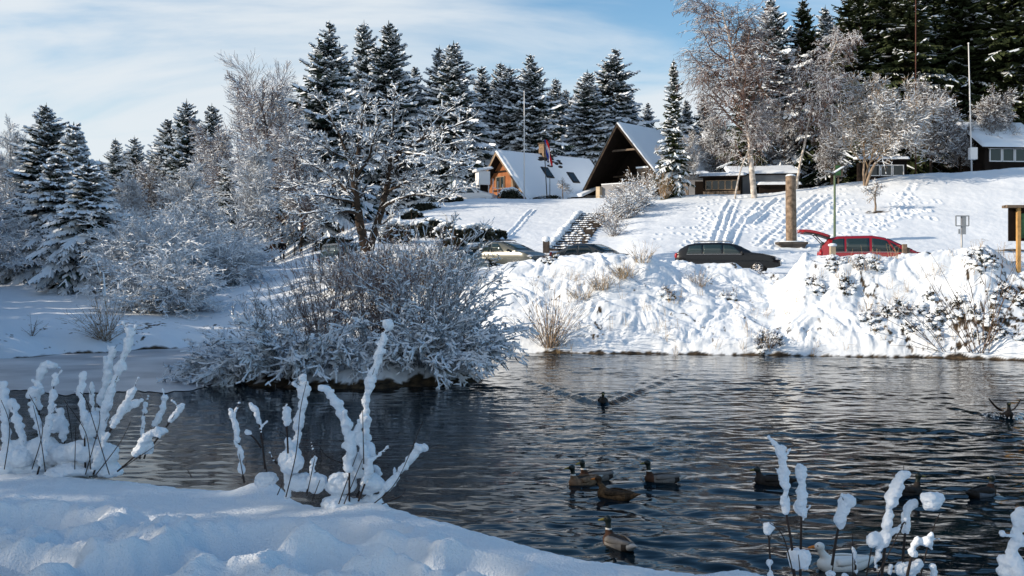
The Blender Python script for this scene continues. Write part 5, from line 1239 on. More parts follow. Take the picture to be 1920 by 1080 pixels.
# ---------------------------------------------------------------- stone stairs
def stairs():
    pb = Vector((*on_ground(1062, 57.5, 0)[:2], 0)); pt = Vector((*on_ground(1116, 72.5, 0)[:2], 0)); zb = gz(pb.x, pb.y) - .15; zt_ = gz(pt.x, pt.y) + .05
    root = empty('stone_stairs', (pb.x, pb.y, zb)); dirv = (pt - pb); Ls = dirv.length; dirv /= Ls; nrm = Vector((dirv.y, -dirv.x, 0)); n = 17; st = Acc(); sn = Acc(); w = 1.75; rng = np.random.default_rng(8)
    M = Matrix((nrm, dirv, Vector((0, 0, 1)))).transposed()
    for i in range(n):
        c = dirv * (Ls * (i + .5) / n); z1 = (zt_ - zb) * (i + 1) / n + .12
        st.box(c + Vector((0, 0, z1 / 2 - .1)), (w, Ls / n - .006, z1 + .2), 0, M=M)
        for j in range(11):
            if rng.uniform() < (.97 if j < 6 else .45):
                q = c + nrm * ((j - 5) / 11 * w) + dirv * rng.normal(.05, .06); st.add(ICO_V * np.array((.17, .26, .085)) * rng.uniform(.4, 1.35) + np.array((q.x, q.y, z1 + .02)), ICO_F, 1)
    st.build('steps', [M_stone, M_snow], root)
    for s in (-1,):
        wl = Acc(); ws = Acc()
        for i in range(22):
            f = (i + .5) / 22; c = dirv * (Ls * f) + nrm * (s * (w / 2 + .2)); z1 = (zt_ - zb) * f + .28 + .05 * rng.normal()
            wl.box(c + Vector((0, 0, z1 / 2 - .2)), (.32, Ls / 22 - .01, z1 + .4), 0, M=M); ws.add(ICO_V * np.array((.30, .55, .20)) * rng.uniform(.8, 1.15) + np.array((c.x, c.y, z1 + .05)), ICO_F, 0)
        if s < 0 or True:
            wo = wl.build('side_wall', [M_stone], root); ws.build('wall_snow', [M_snow], wo, True)
    # end pier of the left wall
    a = Acc(); c = nrm * (-(w / 2 + .2)) - dirv * .5; a.box(c + Vector((0, 0, .25)), (.34, .34, 1.0), 0, M=M); k = a.build('pier', [M_stone], root)
    a = Acc(); a.add(ICO2_V * np.array((.26, .26, .20)) + np.array((c.x, c.y, .80)), ICO2_F, 0); a.build('pier_snow', [M_snow], k, True)
    tag(root, 'snowy stone stairs with side walls climbing from the parked cars to the houses', 'stairs')
stairs()

# ---------------------------------------------------------------- cars
M_tyre = mat('tyre', (.018, .018, .018), .9, .2); M_rim = mat('alloy', (.42, .42, .43), .35, .6, metal=.7); M_trimblk = mat('black_plastic', (.02, .02, .021), .5, .4)
M_cglass = mat('car_glass', (.018, .034, .036), .04, .8); M_lampred = mat('tail_lamp', (.35, .015, .02), .25, .5); M_lampw = mat('head_lamp', (.55, .57, .6), .15, .8); M_chrome = mat('chrome_strip', (.6, .6, .6), .25, .6, metal=.8)
def car(name, loc, rz, prof, belt, L, W_, paint, label, wheels, win, ws, hgt, roof_bars=False, extra=None, zoff=.0, sill=.30, cat='car', rear_ws=None):
    """prof: [(x,ztop)] rear to front; belt height; win: [(x0,x1)] side panes between belt and roof"""
    root = empty(name, loc, rz); xs = np.array([p[0] for p in prof]); zt = np.array([p[1] for p in prof]); hw = W_ / 2
    X = np.unique(np.concatenate([np.linspace(xs[0], xs[-1], 46), xs])); Z = np.interp(X, xs, zt); Z = np.convolve(np.pad(Z, 2, 'edge'), [.1, .2, .4, .2, .1], 'valid')
    def ring(x, z):
        e = min(x - xs[0], xs[-1] - x) / .55; pl = hw * (1 - .16 * max(0, 1 - e) ** 2); b = min(belt, z - .03)
        t = max(0, z - belt); wt = pl - .34 * t if t > 0 else pl - .03
        zb = sill + (.12 * max(0, 1 - e) ** 2)
        half = [(pl * .86, zb), (pl * .985, zb + .10), (pl, (zb + b) / 2 + .05), (pl * .985, b - .05), (pl - .035, b), (wt + .015, max(b + .004, z - .07)), (wt - .055, z - .018), (wt - .20, z), (0, z + .012)]
        return [(x, -y, q) for y, q in half] + [(x, y, q) for y, q in half[-2::-1]]
    Rg = [ring(x, z) for x, z in zip(X, Z)]; n = len(Rg[0]); a = Acc()
    V = [p for r in Rg for p in r]; a.add(V, [(i * n + j, i * n + j + 1, (i + 1) * n + j + 1, (i + 1) * n + j) for i in range(len(X) - 1) for j in range(n - 1)] , 0)
    off = 0
    for k, fl in ((0, 1), (len(X) - 1, -1)):
        T = [(k * n, k * n + j, k * n + j + 1)[::fl] for j in range(1, n - 1)]; a.f[3].append(np.array(T)); a.m[3].append(np.zeros(len(T), int))
    body = a.build('body', [paint], root, True)
    def side_pt(x, f, s, o):
        z = float(np.interp(x, X, Z)); r = ring(x, z); A = Vector(r[4]); B = Vector(r[5]); p = A.lerp(B, f); q = Vector((p.x, p.y * s if s > 0 else -p.y, p.z)); q.y = -abs(p.y) * s; q.y -= o * s; return q
    for s in (1, -1):
        for x0, x1, *sl in win:
            sl = sl or [0, 0]; k = 8; V = []
            for i in range(k + 1):
                f = i / k; xb = x0 + (x1 - x0) * f; xt = (x0 + sl[0]) + ((x1 + sl[1]) - (x0 + sl[0])) * f
                V.append(side_pt(xb, .06, s, .010)); q = side_pt(xt, .93, s, .010); V.append(q)
            a = Acc(); a.add(V, [(2 * i, 2 * i + 2, 2 * i + 3, 2 * i + 1) for i in range(k)], 0); w = a.build('side_window', [M_cglass], body, True); m = w.modifiers.new('t', 'SOLIDIFY'); m.thickness = .012
    def screen(x0, x1, nm, wid=.80):
        k = 8; V = []; z_ = lambda x: float(np.interp(x, X, Z))
        for i in range(k + 1):
            x = x0 + (x1 - x0) * i / k; z = z_(x); wt = (hw - .34 * max(0, z - belt)) * wid
            for j in range(5): y = wt * (j / 2 - 1); V.append((x, y, z + .022 - .012 * abs(j / 2 - 1)))
        a = Acc(); a.add(V, [(i * 5 + j, i * 5 + j + 1, (i + 1) * 5 + j + 1, (i + 1) * 5 + j) for i in range(k) for j in range(4)], 0); w = a.build(nm, [M_cglass], body, True); m = w.modifiers.new('t', 'SOLIDIFY'); m.thickness = .012
    screen(*ws, 'windscreen')
    if rear_ws: screen(*rear_ws, 'rear_window', .72)
    for x in wheels:
        for s in (-1, 1):
            a = Acc(); r = .33; y = s * (hw - .12); prof_ = [(-.10, .19), (-.11, .30), (-.07, r), (.07, r), (.11, .30), (.10, .19)]; k = 24
            V = [(x + math.cos(6.283 * j / k) * q, y + o_, r + math.sin(6.283 * j / k) * q) for o_, q in prof_ for j in range(k)]
            a.add(V, [(i * k + j, i * k + (j + 1) % k, (i + 1) * k + (j + 1) % k, (i + 1) * k + j) for i in range(5) for j in range(k)], 0); wh = a.build('wheel', [M_tyre], root, True)
            a = Acc(); yy = y + s * .095
            for j in range(10): t = 6.283 * j / 10; a.box((x + math.cos(t) * .12, yy, r + math.sin(t) * .12), (.20, .03, .045), 0, M=Matrix.Rotation(-t, 3, 'Y'))
            V = [(x + math.cos(6.283 * j / k) * q, yy + o_ * s, r + math.sin(6.283 * j / k) * q) for q, o_ in ((.19, 0), (.235, .012), (.215, .02)) for j in range(k)]
            a.add(V, [(i * k + j, i * k + (j + 1) % k, (i + 1) * k + (j + 1) % k, (i + 1) * k + j) for i in range(2) for j in range(k)], 0); a.build('rim', [M_rim], wh, True)
    zf = float(np.interp(xs[-1] - .25, X, Z))
    for s in (-1, 1):
        a = Acc(); a.add(ICO2_V * np.array((.22, .18, .075)) + np.array((xs[-1] - .20, s * hw * .72, zf - .12)), ICO2_F, 0); a.build('headlight', [M_lampw], root, True)
        a = Acc(); a.add(ICO2_V * np.array((.09, .12, .14)) + np.array((xs[0] + .06, s * hw * .80, min(belt, Z[2]) - .05)), ICO2_F, 0); a.build('tail_light', [M_lampred], root, True)
        x_m = ws[0] - .05 if ws[0] < ws[1] else ws[1]; x_m = min(ws[0], ws[1]) + .75
        a = Acc(); a.add(ICO2_V * np.array((.07, .11, .07)) + np.array((max(ws) - .30, s * (hw + .07), belt + .07)), ICO2_F, 0); a.build('wing_mirror', [M_trimblk], root, True)
    if roof_bars:
        a = Acc(); xr = [x for x, z in zip(X, Z) if z > max(Z) - .08]; xm0, xm1 = xr[0], xr[-1]
        for s in (-1, 1): a.tube([(xm0, s * hw * .62, max(Z)), (xm0 + .1, s * hw * .62, max(Z) + .07), (xm1 - .1, s * hw * .62, max(Z) + .07), (xm1, s * hw * .62, max(Z) - .01)], .018, 6)
        if roof_bars == 2:
            for f in (.2, .75): x = xm0 + (xm1 - xm0) * f; a.tube([(x, -hw * .66, max(Z) + .10), (x, hw * .66, max(Z) + .10)], .022, 6)
        a.build('roof_bars', [M_chrome if roof_bars == 1 else M_trimblk], root, True)
    a = Acc()
    for s in (-1, 1):
        a.tube([side_pt(x, .02, s, .014) for x in np.linspace(win[0][0], win[-1][1], 10)], .012, 5)
    a.build('window_trim', [M_chrome], body)
    tag(root, label, cat, None); return root
M_black = mat('black_car_paint', (.006, .007, .009), .22, .4, coat=.15); M_dkgreen = mat('dark_car_paint', (.014, .020, .022), .2, .6, coat=.5); M_silver = mat('silver_car_paint', (.115, .125, .115), .3, .5, metal=.35, coat=.4)
M_redcar = mat('red_car_paint', (.24, .008, .014), .2, .6, coat=.6); M_bluecar = mat('grey_blue_car_paint', (.16, .22, .25), .3, .5, coat=.4); M_van = mat('dark_van_paint', (.02, .026, .034), .3, .5, coat=.4); M_whitecar = mat('white_car_paint', (.7, .7, .7), .3, .5, coat=.3)
def car_at(px_rear, px_front, roof_py, d, Lc, hgt, rz):
    """place so that the body spans the two columns, roof at roof_py"""
    mid = (px_rear + px_front) / 2; x = (mid - 960) / F * d; z = zrow(roof_py, d) - hgt
    c, s = math.cos(rz), math.sin(rz); return Vector((x - c * Lc / 2, d - s * Lc / 2, z))
estate = [(0, .92), (.06, 1.0), (.18, 1.12), (.55, 1.38), (.95, 1.46), (2.0, 1.48), (2.55, 1.43), (3.0, 1.25), (3.42, 1.02), (4.0, .95), (4.5, .82), (4.72, .62)]
car('estate_car', car_at(1268, 1463, 455, 47, 4.72, 1.48, R(-17)), R(-17), estate, .93, 4.72, 1.82, M_black, 'black estate car with silver roof rails parked behind the snowy bank', (.85, 3.75), [(.55, 1.25, .10, .0), (1.30, 2.15), (2.21, 3.05, 0, -.38)], (2.62, 3.36), 1.48, 1, rear_ws=(.16, .52))
hatch = [(0, .85), (.10, 1.0), (.45, 1.22), (.95, 1.38), (1.6, 1.43), (2.2, 1.41), (2.8, 1.22), (3.35, .98), (3.9, .86), (4.25, .66)]
car('silver_car', car_at(886, 1012, 453, 51, 4.25, 1.43, R(-38)), R(-38), hatch, .90, 4.25, 1.72, M_silver, 'silver hatchback with roof bars parked left of the stairs', (.75, 3.4), [(.52, .95, .12, 0), (1.0, 1.72), (1.78, 2.62, 0, -.42)], (2.25, 3.28), 1.43, 2, rear_ws=(.14, .5))
saloon = [(0, .95), (.5, 1.0), (1.1, 1.32), (1.6, 1.42), (2.3, 1.41), (2.9, 1.18), (3.3, .98), (3.9, .88), (4.4, .65)]
car('dark_saloon', car_at(1052, 1172, 457, 52.5, 4.4, 1.42, R(-35)), R(-35), saloon, .92, 4.4, 1.75, M_dkgreen, 'dark green saloon car at the foot of the stone stairs', (.8, 3.5), [(.95, 1.72, .18, 0), (1.78, 2.75, 0, -.42)], (2.36, 3.22), 1.42, rear_ws=(.55, 1.05))
mpv = [(0, 1.0), (.10, 1.25), (.35, 1.55), (.7, 1.66), (2.1, 1.68), (2.6, 1.58), (3.3, 1.22), (3.75, 1.02), (4.25, .90), (4.55, .66)]
rc = car('red_car', car_at(1538, 1746, 442, 42, 4.55, 1.68, R(-14)), R(-14), mpv, .98, 4.55, 1.80, M_redcar, 'red people carrier with its tailgate raised, half hidden by the snowy bank', (.85, 3.65), [(.42, .98, .10, 0), (1.06, 1.95), (2.05, 2.92, 0, -.30), (2.98, 3.28, -.25, -.38)], (2.68, 3.62), 1.68)
# raised tailgate
V = []; k = 12
for i in range(k + 1):
    f = i / k; x = .45 - 1.32 * f; z = 1.68 + .34 * math.sin(f * 1.55) + .0 * f - (.10 * f * f)
    for j in range(7): y = .78 * (j / 3 - 1) * (1 - .10 * f); V.append((x, y, z + .03 * (1 - abs(j / 3 - 1) ** 2)))
a = Acc(); a.add(V, [(i * 7 + j, i * 7 + j + 1, (i + 1) * 7 + j + 1, (i + 1) * 7 + j) for i in range(k) for j in range(6)], 0); tg = a.build('tailgate', [M_redcar], rc, True); m = tg.modifiers.new('t', 'SOLIDIFY'); m.thickness = .13; m.offset = -1
V = []
for i in range(k + 1):
    f = i / k * .80; x = .45 - 1.32 * f; z = 1.68 + .34 * math.sin(f * 1.55) - (.10 * f * f) - .135
    for j in range(7): y = .795 * (j / 3 - 1) * (1 - .10 * f); V.append((x, y, z + .02 * (1 - abs(j / 3 - 1) ** 2)))
a = Acc(); a.add(V, [(i * 7 + j, i * 7 + j + 1, (i + 1) * 7 + j + 1, (i + 1) * 7 + j) for i in range(k) for j in range(6)], 0); tt = a.build('inner_trim', [M_trimblk], tg, True); m = tt.modifiers.new('t', 'SOLIDIFY'); m.thickness = .05; m.offset = 0
a = Acc()
for y in (-.62, .62): a.add(ICO2_V * np.array((.16, .11, .08)) + np.array((-.62, y, 1.86)), ICO2_F, 0)
a.build('tail_lamp', [M_lampred], tg, True)
a = Acc(); a.box((-.30, 0, 1.80), (.55, 1.1, .03), 0, M=Matrix.Rotation(R(25), 3, 'Y')); a.build('rear_window', [M_cglass], tg)
a = Acc()
for y in (-.70, .70): a.tube([(.30, y, 1.20), (-.30, y, 1.84)], .018, 6)
a.build('gas_strut', [M_trimblk], rc)
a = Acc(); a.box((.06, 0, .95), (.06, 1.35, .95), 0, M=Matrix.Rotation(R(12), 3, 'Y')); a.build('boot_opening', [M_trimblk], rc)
van = [(0, 1.2), (.06, 1.7), (.3, 1.92), (2.8, 1.95), (3.3, 1.75), (3.8, 1.25), (4.4, 1.08), (4.7, .75)]
car('dark_van', car_at(612, 690, 455, 54, 4.7, 1.95, R(-60)), R(-60), van, 1.12, 4.7, 1.85, M_van, 'dark van parked left of the big snowy tree trunk', (.9, 3.7), [(.4, 1.6, .1, 0), (1.7, 2.6), (2.7, 3.5, 0, -.3)], (3.2, 3.78), 1.95)
car('blue_car', car_at(832, 893, 463, 51.5, 3.9, 1.5, R(-62)), R(-62), [(0, .9), (.1, 1.1), (.4, 1.4), (.9, 1.5), (2.0, 1.5), (2.5, 1.35), (3.1, 1.0), (3.6, .88), (3.9, .65)], .92, 3.9, 1.65, M_bluecar, 'small grey-blue car just left of the silver one', (.7, 3.1), [(.45, 1.2, .1, 0), (1.28, 2.4, 0, -.3)], (2.2, 3.0), 1.5, rear_ws=(.12, .4))
car('dark_car', car_at(728, 800, 468, 54, 4.3, 1.45, R(-50)), R(-50), hatch, .9, 4.25, 1.75, M_van, 'dark car half hidden by frosted twigs right of the big snowy tree trunk', (.75, 3.4), [(1.0, 1.72), (1.78, 2.62, 0, -.42)], (2.25, 3.28), 1.45, rear_ws=(.14, .5))
car('white_car', Vector((*on_ground(845, 90, 0)[:2], gz(on_ground(845, 90).x, 90) - .25)), R(-20), hatch, .9, 4.25, 1.72, M_whitecar, 'white car on the upper drive, just left of the white booth', (.75, 3.4), [(.52, .95, .12, 0), (1.0, 1.72), (1.78, 2.62, 0, -.42)], (2.25, 3.28), 1.43, rear_ws=(.14, .5))

# ---------------------------------------------------------------- people on the path
M_skin = mat('skin', (.45, .26, .19), .6, .3); M_coat_black = mat('black_coat', (.012, .012, .014), .85, .1); M_coat_red = mat('dark_red_coat', (.07, .012, .014), .85, .1); M_trousers = mat('dark_trousers', (.015, .016, .02), .85, .1); M_hair = mat('dark_hair', (.02, .014, .01), .7, .2)
def skin_mesh(name, verts, edges, radii, mats, parent=None, sub=1):
    me = bpy.data.meshes.new(name); me.from_pydata([tuple(v) for v in verts], edges, []); o = bpy.data.objects.new(name, me); COL.objects.link(o)
    m = o.modifiers.new('skin', 'SKIN'); m.use_smooth_shade = True; m.branch_smoothing = .5
    for i, r in enumerate(radii): me.skin_vertices[0].data[i].radius = (r, r) if not hasattr(r, '__len__') else r
    me.skin_vertices[0].data[0].use_root = True
    return bake(name, o, [('SUBSURF', dict(levels=sub, render_levels=sub))], mats, parent)
def person(loc, rz, hgt, coat, label, stride=.22, arm=.12):
    root = empty('person', loc, rz); k = hgt / 1.75
    v = [(0, 0, .95), (0, 0, 1.15), (0, 0, 1.38), (.01, 0, 1.50), (.03, 0, 1.60), (.03, 0, 1.72)]; e = [(0, 1), (1, 2), (2, 3), (3, 4), (4, 5)]; r = [.13, .12, .14, .055, .085, .075]
    for s in (-1, 1):
        i = len(v); st = stride * s; v += [(0, s * .09, .90), (st * .45 + .03, s * .09, .50), (st, s * .09, .09), (st + .16, s * .10, .04)]; e += [(0, i), (i, i + 1), (i + 1, i + 2), (i + 2, i + 3)]; r += [.095, .065, .045, .035]
        i = len(v); v += [(0, s * .19, 1.40), (-st * arm, s * .25, 1.12), (-st * .8 + .06, s * .25, .88), (-st * .8 + .09, s * .25, .80)]; e += [(2, i), (i, i + 1), (i + 1, i + 2), (i + 2, i + 3)]; r += [.06, .048, .036, .036]
        hb = len(v) - 1
        for q, (dy, ln) in enumerate(((-.03, .07), (-.012, .085), (.006, .08), (.024, .065))): v.append((-st * .8 + .10, s * .25 + dy * s, .80 - ln)); e.append((hb, len(v) - 1)); r.append(.010)
        v.append((-st * .8 + .14, s * .25 - .02 * s, .775)); e.append((hb, len(v) - 1)); r.append(.011)
    body = skin_mesh('body', [Vector(p) * k for p in v], e, [q * k for q in r], [M_skin], root)
    cv = [(0, 0, .62), (0, 0, .95), (0, 0, 1.2), (0, 0, 1.40), (.01, 0, 1.50)]; ce = [(0, 1), (1, 2), (2, 3), (3, 4)]; cr = [(.20, .16), (.17, .15), (.17, .15), (.20, .15), (.085, .085)]
    for s in (-1, 1):
        st = stride * s; i = len(cv); cv += [(0, s * .21, 1.40), (-st * arm, s * .26, 1.12), (-st * .8 + .05, s * .26, .90)]; ce += [(3, i), (i, i + 1), (i + 1, i + 2)]; cr += [(.085, .085), (.07, .07), (.058, .058)]
    skin_mesh('coat', [Vector(p) * k for p in cv], ce, [(a_ * k, b_ * k) for a_, b_ in cr], [coat], root)
    tv = [(0, 0, .92)]; te = []; tr_ = [.15]
    for s in (-1, 1):
        st = stride * s; i = len(tv); tv += [(0, s * .10, .85), (st * .45 + .03, s * .10, .50), (st, s * .10, .10), (st + .17, s * .10, .045)]; te += [(0, i), (i, i + 1), (i + 1, i + 2), (i + 2, i + 3)]; tr_ += [.115, .085, .07, .055]
    skin_mesh('trousers', [Vector(p) * k for p in tv], te, [q * k for q in tr_], [M_trousers], root)
    a = Acc(); a.add(ICO2_V * np.array((.105, .095, .10)) * k + np.array((.0, 0, 1.70)) * k, ICO2_F, 0); a.build('hair', [M_hair], root, True)
    tag(root, label, 'person'); return root
person(on_ground(529, 78, .02), R(-70), 1.75, M_coat_black, 'person in a black coat walking on the snowy path, rightmost of the three')
person(on_ground(512, 81, .02), R(-110), 1.70, M_coat_red, 'person in a dark red coat standing in the middle of the group', .08)
person(on_ground(498, 82, .02), R(60), 1.70, M_coat_black, 'person in dark clothes standing leftmost of the three on the path', .08)

# ---------------------------------------------------------------- ducks
M_dk_head = mat('green_black_head', (.008, .016, .014), .45, .4); M_dk_grey = mat('grey_flank', (.165, .16, .155), .8, .2, var=(25, .2)); M_dk_brown = mat('brown_breast', (.055, .028, .018), .8, .2, var=(30, .35)); M_dk_dark = mat('dark_back', (.028, .024, .022), .8, .2, var=(25, .4))
M_hen = mat('mottled_brown', (.11, .065, .034), .85, .15, var=(38, .6)); M_hen_d = mat('mottled_dark', (.06, .04, .026), .85, .15, var=(38, .6)); M_wduck = mat('white_plumage', (.80, .79, .76), .75, .2); M_orange = mat('orange_bill', (.62, .20, .03), .5, .3); M_olive_bill = mat('olive_bill', (.20, .17, .04), .5, .3); M_eye = mat('eye', (.005, .005, .005), .1, .8); M_bluegrey = mat('bluegrey_plumage', (.12, .14, .17), .8, .2, var=(25, .3)); M_tailw = mat('tail_white', (.42, .41, .39), .8, .2); M_lit = mat('sunlit_tan_breast', (.21, .135, .085), .85, .15, var=(28, .4))  # M_lit: drake plumage with the sunlit tan tone put into its colour
def duck(kind, loc, rz, label, hx=.17, hz=.245, hturn=0.0, scale=1.0, wings=False, bill_down=0.0, pitch=0.0, name='duck'):
    root = empty(name, loc, rz); a = Acc()
    def sph(c, r): a.add(ICO2_V * np.array(r) + np.array(c), ICO2_F, 0)
    body = [(-.31, .095, .018, .012), (-.27, .085, .040, .022), (-.22, .065, .068, .045), (-.15, .050, .092, .068), (-.07, .040, .108, .082), (.02, .036, .112, .088), (.10, .040, .100, .086), (.155, .050, .078, .072), (.19, .062, .050, .05)]
    for i in range(len(body) - 1):
        for t in (0, .34, .67):
            q = [body[i][k] * (1 - t) + body[i + 1][k] * t for k in range(4)]; sph((q[0], 0, q[1]), (.05, q[2], q[3]))
    nk = [(.135, .085, .052), (.165, .13, .040), (hx + .0, .13 + (hz - .13) * .45, .032), (hx + .005, hz - .035, .031), (hx + .012, hz, .040)]
    for i in range(len(nk) - 1):
        for t in (0, .25, .5, .75):
            q = [nk[i][k] * (1 - t) + nk[i + 1][k] * t for k in range(3)]; sph((q[0], 0, q[1]), (q[2] * 1.02, q[2], q[2]))
    ct, st_ = math.cos(hturn), math.sin(hturn); hc = Vector((hx + .014, 0, hz)); f = Vector((ct, st_, 0))
    sph(hc, (.046, .040, .040)); sph(hc + f * .022 - Vector((0, 0, .006)), (.032, .028, .028))
    me = a.build('tmp', [M_snow]); b = bake('body', me, [('REMESH', dict(mode='VOXEL', voxel_size=.0085)), ('SMOOTH', dict(factor=.6, iterations=4))], [], root)
    pal = {'drake': [M_dk_grey, M_dk_head, M_dk_brown, M_dk_dark, M_tailw, M_wduck], 'hen': [M_hen, M_hen_d, M_hen, M_hen_d, M_hen, M_hen], 'dark': [M_dk_dark, M_dk_head, M_dk_dark, M_dk_dark, M_dk_dark, M_dk_dark], 'white': [M_wduck] * 6, 'grey': [M_bluegrey, M_dk_head, M_dk_brown, M_dk_dark, M_dk_dark, M_bluegrey], 'lit': [M_lit, M_dk_head, M_lit, M_dk_dark, M_tailw, M_wduck]}[kind]
    b.data.materials.clear()
    for m in pal: b.data.materials.append(m)
    for p in b.data.polygons:
        c = p.center; k = 0
        if c.z > .155 and c.x > .09: k = 1 if c.z > .172 else 5
        elif c.x > .105: k = 2
        elif c.x < -.235: k = 4
        elif c.x < -.17: k = 3
        elif c.z > .098 and abs(c.y) < .045: k = 3
        elif c.z > .075 and -.2 < c.x < .06 and abs(c.y) > .07 and c.z > .088: k = 3
        p.material_index = k
    # folded wings
    if not wings:
        for s in (-1, 1):
            w = Acc(); V = []; n = 9
            for i in range(n):
                t = i / (n - 1); x = .085 - .335 * t; hh = .055 * math.sin(min(1, t * 1.25 + .12) * 3.14159 * .62 + .35) * (1 - .55 * t); zc = .088 + .012 * t; yy = (.098 - .070 * t * t) * s
                for q in (-1, -.35, .35, 1): V.append((x, yy + s * .012 * (1 - q * q) - s * .028 * max(0, q), zc + hh * q * .75))
            w.add(V, [(i * 4 + j, i * 4 + j + 1, (i + 1) * 4 + j + 1, (i + 1) * 4 + j) for i in range(n - 1) for j in range(3)], 0)
            o = w.build('wing', [pal[0] if kind in ('drake', 'lit') else pal[3] if kind != 'white' else pal[0]], root, True); m = o.modifiers.new('t', 'SOLIDIFY'); m.thickness = .012; m.offset = 0
    else:
        for s in (-1, 1):
            w = Acc(); V = []; n = 10
            for i in range(n):
                t = i / (n - 1); y = s * (.07 + .22 * t); z = .13 + .24 * t - .04 * math.sin(t * 3.14); ch_ = .075 * (1 - .75 * t ** 2)
                for q in (-1, -.3, .4, 1): V.append((-.02 - .05 * t + ch_ * q, y, z + .012 * (1 - q * q)))
            w.add(V, [(i * 4 + j, i * 4 + j + 1, (i + 1) * 4 + j + 1, (i + 1) * 4 + j) for i in range(n - 1) for j in range(3)], 0)
            o = w.build('wing', [pal[3]], root, True); m = o.modifiers.new('t', 'SOLIDIFY'); m.thickness = .010
    bl = Acc(); V = []; n = 10; z_ = Vector((0, 0, 1)); sd_ = Vector((-f.y, f.x, 0)); st0 = hc + f * .040 - z_ * .006
    for i in range(6):
        t = i / 5; c = st0 + f * (.062 * t) - z_ * ((.012 + bill_down) * t); w_ = (.016 + .004 * math.sin(t * 3.14)) * (1 if i < 5 else .55); h_ = .014 * (1 - .68 * t) + .003
        for j in range(n): q = 6.283 * j / n; V.append(c + sd_ * (w_ * math.cos(q)) + z_ * (h_ * math.sin(q)))
    bl.add(V, [(i * n + j, i * n + (j + 1) % n, (i + 1) * n + (j + 1) % n, (i + 1) * n + j) for i in range(5) for j in range(n)], 0)
    bl.f[3].append(np.array([(5 * n, 5 * n + j + 1, 5 * n + j) for j in range(1, n - 1)])); bl.m[3].append(np.zeros(n - 2, int))
    bl.build('bill', [M_orange if kind in ('white', 'hen') else M_olive_bill], root, True)
    for s in (-1, 1):
        e = Acc(); e.add(ICO_V * .0065 + np.array(hc + f * .020 + sd_ * (s * .034) + z_ * .012), ICO_F, 0); e.build('eye', [M_eye], root, True)
    root.scale = (scale * 1.05,) * 3; root.rotation_euler.y = pitch
    tag(root, label, 'duck', 'ducks swimming on the pond'); return root
DK = {'front': ('dark', dict(), 'dark duck swimming towards the camera at the point of a long V shaped wake'), 'flap': ('dark', dict(wings=True, pitch=R(-14)), 'dark duck with both wings raised, splashing at the right picture edge'),
      'a': ('lit', dict(hturn=R(-40), hz=.26), 'drake with a tan lit breast, left of the close group of three'), 'b': ('drake', dict(hturn=R(20), hz=.25), 'drake half hidden between its two neighbours in the close group'),
      'hen': ('hen', dict(hx=.20, hz=.23, scale=1.02), 'brown mottled hen duck in the close group of three'), 'side': ('drake', dict(hz=.27), 'drake in profile facing left, with a pale grey flank and upright neck'),
      'back': ('drake', dict(hturn=R(50), hz=.26), 'nearest drake, seen from behind with its pale grey back, by the near snow bank'), 'd1': ('dark', dict(hz=.20), 'dark duck just left of the tall snowy stalks at the right'),
      'd2': ('dark', dict(hz=.25), 'dark duck facing right behind the leaning snowy stalk'), 'grey': ('grey', dict(hturn=R(60), hz=.22), 'blue-grey duck with a tucked head near the right picture edge'), 'white': ('white', dict(hturn=R(-20), hz=.215, hx=.19, scale=1.08), 'white duck with an orange bill among the snowy stalks at the bottom right')}
for nm, px, py, hd, kd, sp in DUCKS:
    d = CH * F / (py - HY); k, kw, lab = DK[nm]
    x = (px - 960) / F * d; z = float(wz(np.array([x]), np.array([d]))[0])
    duck(k, (x, d, -.012 + z * .5), R(hd), lab, **kw)
# splash around the flapping duck
px, py = 1888, 783; d = CH * F / (py - HY); rng = np.random.default_rng(3); a = Acc(); n = 90
r = rng.uniform(.12, .5, n); t = rng.uniform(0, 6.28, n)
batch_blobs(a, np.stack([(px - 960) / F * d + np.cos(t) * r, d + np.sin(t) * r * .8, rng.uniform(0, .10, n) * (1.2 - r)], 1), rng.uniform(.006, .02, n), 0)
M_splash = mat('water_spray', (.55, .58, .62), .3, .5); o = a.build('water_splash', [M_splash], None, True); tag(o, 'spray of water drops thrown up round the flapping duck', 'splash', kind='stuff')

